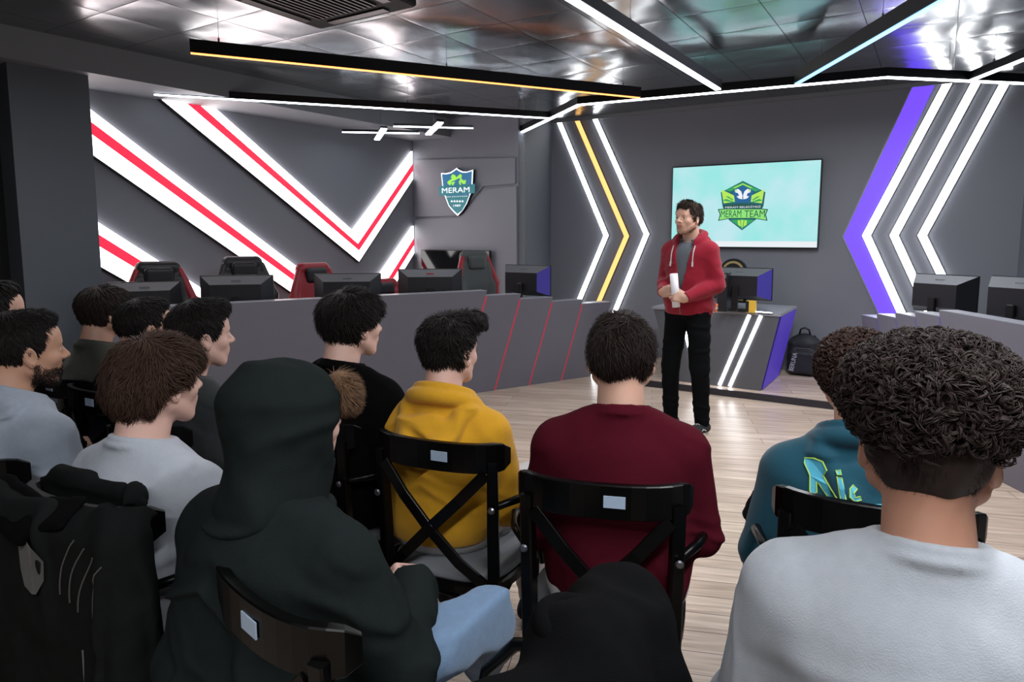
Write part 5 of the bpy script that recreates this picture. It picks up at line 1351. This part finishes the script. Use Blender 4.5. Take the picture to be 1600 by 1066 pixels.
# person with the hood up
def pose6(B):
    z = B.shz; h = B.hip
    B.legs[1] = ((0.10, 0.03, h - 0.005), (0.31, 0.38, h + 0.085), (0.12, 0.66, 0.30))
    B.arms[1] = dict(el=(0.27, B.lean + 0.06, z - 0.25), wr=(0.13, B.lean + 0.27, h + 0.115), d=(-0.7, 0.75, 0.0), n=(0.2, 0.1, 1), curl=0.5)
    B.arms[0] = dict(el=(-0.25, B.lean + 0.05, z - 0.26), wr=(-0.06, B.lean + 0.26, h + 0.10), d=(0.9, 0.6, 0.0), n=(-0.2, 0.1, 1), curl=0.4)
B6, yw6 = seated('person with a black hood pulled up and light blue jeans, hands on the lap', 424, 556, 1.34, 'hoodup', 'blackgreen', None, 'fluff', 'b', yaw=30, hyaw=38, lean=0.06, hlean=0.03,
       seed=6.0, crown_add=0.012, tkw=dict(e=0.028, h=0.006, amp=0.007), bodykw=dict(wide=1.06), bdx=0.03, cyaw=44, cdx=0.20, cdy=-0.06, pose=pose6, chair='black cross-back chair with a pale blue sticker, behind the person with the hood up', trouser='denim')
S = Sdf(); hf = B6.hf
S.ell((0, -0.020, 0.022), (0.100, 0.122, 0.118), 0.03, fr=hf)
S.ell((0, -0.075, 0.040), (0.070, 0.070, 0.086), 0.04, fr=hf)
S.it.append(('c', hf.pt(0, -0.03, -0.03), B6.c7 + [0, 0.0, -0.005], 0.092, 0.104, 0.04, 'u'))
S.it.append(('c', hf.pt(0, 0.03, -0.06), B6.c7 + [0, 0.07, -0.02], 0.070, 0.070, 0.04, 'u'))
S.fn(lambda P, d: d - 0.014 * (creases(P, 6.0, (0.6, 0.6, 2.4), 6.3) - 0.25) * (0.5 + 0.8 * np.clip((B6.hf.o[2] + 0.03 - P[:, 2]) * 7, 0, 1.4)) - 0.002 * vnoise(P * 30))
S.cone((0, 0.06, 0.0), (0, 0.25, -0.02), 0.078, 0.11, 0.012, 's', fr=hf).ell((0, 0.02, -0.005), (0.080, 0.108, 0.112), 0.01, 's', fr=hf)
o = hf.o
v, f = surfnet(S, (o[0] - 0.17, o[1] - 0.22, B6.c7[2] - 0.12), (o[0] + 0.17, o[1] + 0.19, o[2] + 0.18), 0.0055)
link_mesh('hood', v, f, CL['blackgreen'], B6.root, True)
vol6 = Sdf().ell((0.045, 0.092, 0.055), (0.042, 0.028, 0.045))
v0, f0 = surfnet(vol6, (-0.1, 0.0, -0.1), (0.16, 0.17, 0.15), 0.006); v0 = (v0 @ hf.R.T) * hf.k + hf.o
v1, f1 = strands(vol6, hf, 'messy', 3200, 66, length=0.026, width=0.0007, lift=0.016)
link_mesh('hair', np.concatenate([v0, v1]), np.concatenate([f0, f1 + len(v0)]), HM['fluff'], B6.root, True)

# beard of the person at the left
def make_beard(B, m, n=1500, seed=5, ln=0.010, w=0.0009):
    hd = head_sdf(Frame(), (0, -0.05, -0.2)); rs = np.random.RandomState(seed)
    v, f = surfnet(hd, (-0.1, -0.05, -0.13), (0.1, 0.13, 0.02), 0.005)
    x, y, z = v.T
    ok = (z < -0.030 + 0.0 * y) & (z > -0.118) & (y > -0.002) & ~((np.abs(x) < 0.024) & (z > -0.066) & (z < -0.040) & (y > 0.08)) & ~((z > -0.05) & (y > 0.035) & (np.abs(x) > 0.03)) & ~((np.abs(x) < 0.016) & (z > -0.04)) & ~((z > -0.046) & (np.abs(x) > 0.026) & (y > 0.02)) & ~((z < -0.095) & (y < 0.04))
    v = v[ok]; idx = rs.randint(0, len(v), n); p = v[idx] + rs.randn(n, 3) * 0.004; nr = grad(hd, p); p = p - nr * hd(p)[:, None]
    T = np.array([0, 0.15, -1.0]) + rs.randn(n, 3) * 0.3; PP = np.stack([p + (T * 0.7 + nr * 0.5) * ln * t for t in (0, 0.5, 1)], 1)
    vs, fs = tubes_mesh(PP, np.array([[1, .8, .3]]) * np.full((n, 1), w), np.stack([nr] * 3, 1), 0.7, 3)
    vs = (vs @ B.hf.R.T) * B.hf.k + B.hf.o
    return link_mesh('beard', vs, fs, m, B.root, True)
make_beard(B8, HM['black'], n=7000, ln=0.005, w=0.00045)

# lettering on the teal hoodie's back, following the cloth
def print_on_back(B, text, x0, x1, z0, z1, m, name, lift, shear=0.0, grow=0.0):
    vs, fs = text_geo(text); a, b = vs[:, :2].min(0), vs[:, :2].max(0)
    q = (vs[:, :2] - a) / (b - a)
    X = x0 + q[:, 0] * (x1 - x0); Zz = z0 + q[:, 1] * (z1 - z0) + shear * q[:, 0]
    P = np.stack([X, np.full(len(X), -0.45), Zz], 1)
    for _ in range(40): P[:, 1] += np.maximum(B.top_sdf(P), -0.02) * 0.7
    P[:, 1] -= lift
    return link_mesh(name, P, fs, m, B.root)
def print_poly(B, pts, m, name, lift):
    D = []
    for i in range(len(pts)):                                   # denser outline so that it follows the cloth
        p, q = np.array(pts[i]), np.array(pts[(i + 1) % len(pts)])
        D += [p, (p + q) / 2]
    P = np.array([(x, -0.45, z) for x, z in D])
    for _ in range(40): P[:, 1] += np.maximum(B.top_sdf(P), -0.02) * 0.7
    P[:, 1] -= lift
    return link_mesh(name, P, [tuple(range(len(P)))], m, B.root)
def print_line(B, pts, m, name, lift):
    P = np.array([(x, -0.45, z) for x, z in pts])
    for _ in range(40): P[:, 1] += np.maximum(B.top_sdf(P), -0.02) * 0.7
    P[:, 1] -= lift
    return MB().tube(list(P), 0.0022, 5, closed=True).build(name, m, B.root)
M['print_cyan'] = mat('cyan_print', (84, 178, 206), 0.7, noise=0.15, nscale=60); M['print_lime'] = mat('lime_print', (168, 206, 88), 0.7, noise=0.05)
zc = B5.shz + 0.145; XO = -0.085
R_out = [(-0.060, 0.0), (-0.040, 0.006), (-0.022, 0.003), (-0.014, -0.016), (-0.020, -0.034), (-0.010, -0.052), (0.006, -0.078), (0.0, -0.088), (-0.010, -0.084), (-0.030, -0.056), (-0.036, -0.052), (-0.036, -0.078), (-0.046, -0.086), (-0.052, -0.078), (-0.050, -0.040), (-0.062, -0.012)]
def placed(pts, dx, dz, k=1.0, g=1.0):
    c = np.mean(pts, 0); return [((x - c[0]) * g * k + c[0] * k + dx + XO, (z - c[1]) * g * k + c[1] * k + dz) for x, z in pts]
for pts, dx, dz, k in ((R_out, -0.005, zc - 0.115, 0.95), ([(0.004, -0.022), (0.014, -0.024), (0.018, -0.070), (0.008, -0.074)], -0.003, zc - 0.115, 0.95), ([(0.0, -0.010), (0.010, -0.008), (0.011, -0.017), (0.002, -0.018)], 0.0, zc - 0.115, 0.95), ([(0.046, -0.030), (0.036, -0.038), (0.034, -0.056), (0.046, -0.066), (0.062, -0.062), (0.060, -0.054), (0.048, -0.056), (0.044, -0.046), (0.054, -0.038)], -0.010, zc - 0.120, 0.95)):
    print_line(B5, placed(pts, dx, dz, k), M['print_lime'], 'lettering_outline', 0.0040); print_poly(B5, placed(pts, dx, dz, k), M['print_cyan'], 'lettering', 0.0045)
print_poly(B5, placed([(-0.044, -0.012), (-0.032, -0.012), (-0.030, -0.026), (-0.042, -0.028)], -0.005, zc - 0.115, 0.95), CL['black'], 'lettering_hole', 0.0056)
print_poly(B5, placed([(0.075, -0.075), (0.125, -0.070), (0.130, -0.085), (0.128, -0.112), (0.078, -0.112)], -0.005, zc - 0.115), M['print_cyan'], 'print_patch', 0.0016)

# ------------------------------------------------------------------ the standing speaker
pf = on_z(1103, 680, 0.0)
spx, spy = 1.37, 4.96
sc_top = on_y(1080, 309, 4.97)
BS = Body('person standing in an open dark red hoodie and black trousers, holding white paper', sc_top[0], 4.97, 224, sc_top[2] - 0.028, hyaw=8, hpitch=3, standing=True, lean=0.0, hlean=0.01, wide=0.98, legsp=1.15,
          arms=[dict(el=(-0.205, -0.03, 1.13), wr=(-0.10, 0.205, 1.04), d=(0.75, 0.55, 0.12), n=(-0.5, 0.85, 0.25), curl=0.75, side=(0, 0, 1)),
                dict(el=(0.225, -0.05, 1.13), wr=(0.10, 0.195, 1.07), d=(-0.95, 0.25, 0.05), n=(0.2, 0.95, 0.1), curl=0.70, side=(0, 0, 1))])
BS.hairm = HM['midbrown']
BS.body(SK['a'])
# grey T-shirt under the open zip
S = BS.torso(0.008, arms=False); up = np.array([0, 0, 1.0]); S.cone(BS.c7, BS.c7 + up * 0.3, 0.064, 0.07, 0.006, 's').torus(BS.c7 + [0, 0.012, 0.004], 0.066, 0.006, 0.004, rot=rotm(-14, 0, 0)).half((0, 0, 0.98), (0, 0, -1))
sdf_mesh('t_shirt', S, (-0.3, -0.25, 0.95), (0.3, 0.3, 1.6), 0.008, CL['tee'], BS.root)
S = BS.torso(0.018, drape=0.008, belly=1.0)
S.ell((0, 0, 1.0), (0.165, 0.13, 0.12), 0.06).fn(BS.wrinkle(0.0045, 4.4)).half((0, 0, 0.90), (0, 0, -1), 0.012)
for a in BS.arms:
    el = np.array(a['el'], float); wr = np.array(a['wr'], float); dd = (wr - el) / np.linalg.norm(wr - el)
    S.cone(wr - dd * 0.05, wr - dd * 0.01, 0.036, 0.034, 0.008); S.sub(Sdf().cone(wr + dd * 0.058, wr + dd * 0.2, 0.06, None, 0), 0.004, 's')
c7 = BS.c7
S.torus(c7 + [0, 0.01, 0.008], 0.092, 0.026, 0.02, rot=rotm(-26, 0, 0), sx=1.1).torus(c7 + [0, -0.02, 0.030], 0.088, 0.016, 0.012, rot=rotm(-10, 0, 0), sx=1.1).ell((0, -0.11, c7[2] - 0.045), (0.12, 0.045, 0.09), 0.02)
S.cone(c7 + [0, 0.02, 0], c7 + [0, 0.0, 0.3], 0.070, 0.09, 0.006, 's')
def openfront(P, d):
    w_ = np.interp(P[:, 2], [0.9, c7[2] - 0.42, c7[2] - 0.30, c7[2] - 0.08, c7[2] + 0.1], [-0.01, 0.002, 0.022, 0.062, 0.075])
    return np.maximum(d, -np.maximum(np.abs(P[:, 0] + 0.006) - w_, 0.02 - P[:, 1]))
S.fn(openfront)
sdf_mesh('hoodie', S, (-0.42, -0.3, 0.87), (0.42, 0.36, 1.66), 0.0075, CL['red'], BS.root)
HS = S
def front(x, z, lift):
    ys = np.linspace(0.35, -0.05, 400); P = np.stack([np.full(400, x), ys, np.full(400, z)], 1); return (x, ys[np.argmax(HS(P) < 0)] + lift, z)
for sx in (-1, 1):
    MB().tube([front(sx * 0.088, c7[2] - t_, 0.003) for t_ in (0.05, 0.09, 0.13, 0.17)], 0.0045, 6).tube([front(sx * 0.088, c7[2] - t_, 0.005) for t_ in (0.165, 0.20)], 0.007, 8).build('drawstring', CL['white'], BS.root)
MB().tube([front(-0.012 , z_, 0.002) for z_ in (1.03, 0.98, 0.94, 0.91)], 0.003, 6).build('zip', M['steel'], BS.root)
BS.trousers(CL['trouser'], e=0.012, amp=0.004, h=0.009)
for a, b, c in BS.legs:
    x, y = c[0], c[1]
    for sd in (-1, 1):
        MB().tube([(x + sd * 0.046, y + 0.02, 0.042), (x + sd * 0.0475, y + 0.06, 0.060), (x + sd * 0.044, y + 0.10, 0.048), (x + sd * 0.036, y + 0.15, 0.044)], 0.0035, 5).build('side_stripe', M['sole'], BS.root)
    q = MB()
    for k in range(4): q.tube([(x - 0.018, y + 0.045 + k * 0.018, 0.0935 - k * 0.005), (x, y + 0.045 + k * 0.018, 0.099 - k * 0.005), (x + 0.018, y + 0.045 + k * 0.018, 0.0935 - k * 0.005)], 0.0028, 5)
    lc_ = q.build('laces', M['sole'], BS.root)
make_hair(BS.root, BS.hf, 'short', HM['midbrown'], kind='messy', n=2400, seed=21, length=0.035, width=0.0024, lift=0.013)
make_beard(BS, HM['midbrown'], n=900, ln=0.004, w=0.0008)
# the rolled sheet in the hands
a = -math.radians(224); c_, s_ = math.cos(a), math.sin(a)
def bw2(p): return np.array([BS.root.location[0] + c_ * p[0] - s_ * p[1], BS.root.location[1] + s_ * p[0] + c_ * p[1], p[2]])
pc = bw2((-0.025, 0.238, 1.09))
e = empty('paper_roll', tuple(pc), 0, 'white rolled paper held upright in the standing speaker\'s hands', 'paper roll')
e.rotation_euler = (0.0, math.radians(-6), 0)
vs = []; n_ = 44; 
for zz_ in (-0.12, 0.12):
    for k in range(n_): t = k / (n_ - 1.0); an = t * 4.6 * math.pi; r_ = 0.020 + 0.011 * t; vs.append((r_ * math.cos(an), r_ * math.sin(an), zz_))
o = link_mesh('rolled_sheet', vs, [(k, k + 1, n_ + k + 1, n_ + k) for k in range(n_ - 1)], mat('white_paper', (232, 230, 236), 0.7, noise=0.03), e, True)
o.modifiers.new('thickness', 'SOLIDIFY').thickness = 0.0006

# ------------------------------------------------------------------ jackets
def chair_frame(label_part):
    for o in SC.objects:
        if o.name.startswith('cross_back_chair') and label_part in o.get('label', ''): return o
ck = chair_frame('dark grey jacket')
e = empty('jacket', (ck.location[0], ck.location[1], 0.0), ck.rotation_euler[2], 'dark grey jacket with pale stitching hung over the chair back of the pale grey sweater', 'jacket')
S = Sdf(); S.box((0, -0.275, 0.58), (0.20, 0.045, 0.30), 0.04, 0.03).cone((-0.21, -0.26, 0.85), (0.21, -0.26, 0.85), 0.050, None, 0.03)
for sx in (-1, 1): S.cone((sx * 0.22, -0.25, 0.85), (sx * 0.27, -0.29, 0.55), 0.062, 0.055, 0.03).cone((sx * 0.27, -0.29, 0.55), (sx * 0.25, -0.30, 0.28), 0.055, 0.05, 0.03)
S.box((0, -0.17, 0.80), (0.19, 0.012, 0.10), 0.01, 0.02).cone((-0.15, -0.16, 0.90), (0.15, -0.16, 0.90), 0.018, None, 0.02)
S.fn(lambda P, d: d - 0.016 * (creases(P, 6.0, (1.5, 1, 0.6), 9.1) - 0.25) - 0.004 * vnoise(P * 24))
S.sub(Sdf().box((0, -0.20, 0.62), (0.30, 0.024, 0.262), 0.005), 0.004, 's')
jk = S
sdf_mesh('jacket_shell', S, (-0.38, -0.42, 0.18), (0.38, -0.09, 0.99), 0.0075, CL['jacket'], e)
T = Sdf(); T.box((-0.10, -0.285, 0.875), (0.13, 0.050, 0.010), 0.009, 0.02, rot=rotm(28, 8, -8)).box((0.05, -0.285, 0.885), (0.06, 0.045, 0.010), 0.009, 0.03, rot=rotm(30, -10, 6)).fn(lambda P, d: d - 0.008 * (ridges(P, 12) - 0.5))
sdf_mesh('collar', T, (-0.3, -0.42, 0.78), (0.16, -0.2, 0.98), 0.007, CL['black'], e)
def drop(pts, lift=0.0015, mesh=jk):
    P = np.array([(x, -0.55, z) for x, z in pts])
    for _ in range(40): P[:, 1] += np.maximum(mesh(P), -0.02) * 0.6
    P[:, 1] -= lift; return P
for k in range(4):
    MB().tube(list(drop([(0.10 + 0.030 * k + 0.06 * t * t, 0.73 + 0.13 * t - 0.012 * k) for t in np.linspace(0, 1, 9)])), 0.0016, 5).build('stitching', CL['lining'], e)
for pts in ([(-0.01, 0.825), (0.02, 0.84), (0.055, 0.835), (0.07, 0.80), (0.072, 0.76), (0.055, 0.73), (0.03, 0.722), (0.005, 0.735), (-0.008, 0.77)], [(-0.29, 0.58), (-0.23, 0.585), (-0.23, 0.44), (-0.285, 0.43)]):
    P = drop(pts, 0.008); c = P.mean(0); c2 = drop([(c[0], c[2])], 0.008)
    n_ = len(P); Q = np.concatenate([P, c2]); link_mesh('lining_patch', Q, [(i, (i + 1) % n_, n_) for i in range(n_)], CL['lining'], e)
MB().tube(list(drop([(0.16, 0.62), (0.155, 0.50), (0.17, 0.38), (0.19, 0.30)])), 0.0022, 5).build('zip', M['grey_plastic'], e)

pj = on_y(965, 1000, 1.02)
put_chair(-0.08, 1.02, -50, 'black cross-back chair buried under the black jacket at the bottom edge')
e = empty('jacket', (-0.08, 1.02, 0.0), math.radians(50), 'plain black jacket piled over a chair back at the bottom edge, before the maroon sweater', 'jacket')
S = Sdf(); S.cone((-0.225, -0.16, 0.825), (0, -0.235, 0.835), 0.075, 0.078, 0.03).cone((0, -0.235, 0.835), (0.225, -0.16, 0.835), 0.078, 0.085, 0.03).box((0, -0.27, 0.58), (0.19, 0.05, 0.26), 0.04, 0.04)
S.ell((0.045, -0.19, 0.865), (0.085, 0.075, 0.065), 0.04).ell((-0.16, -0.22, 0.70), (0.07, 0.08, 0.14), 0.04).ell((0.17, -0.22, 0.70), (0.06, 0.08, 0.14), 0.04)
S.fn(lambda P, d: d - 0.017 * (creases(P, 6, (1, 1, 0.8), 4.4, 2.2) - 0.25) - 0.003 * vnoise(P * 26))
S.sub(Sdf().box((0, -0.205, 0.60), (0.30, 0.020, 0.225), 0.005), 0.004, 's')
sdf_mesh('jacket_shell', S, (-0.32, -0.42, 0.25), (0.32, -0.07, 0.99), 0.0075, CL['black'], e)
T = Sdf(); T.torus((0.045, -0.19, 0.90), 0.05, 0.016, 0.01, rot=rotm(25, 0, 10)).fn(lambda P, d: d - 0.004 * ridges(P, 14)); sdf_mesh('collar', T, (-0.06, -0.3, 0.83), (0.15, -0.08, 0.98), 0.006, CL['black'], e)
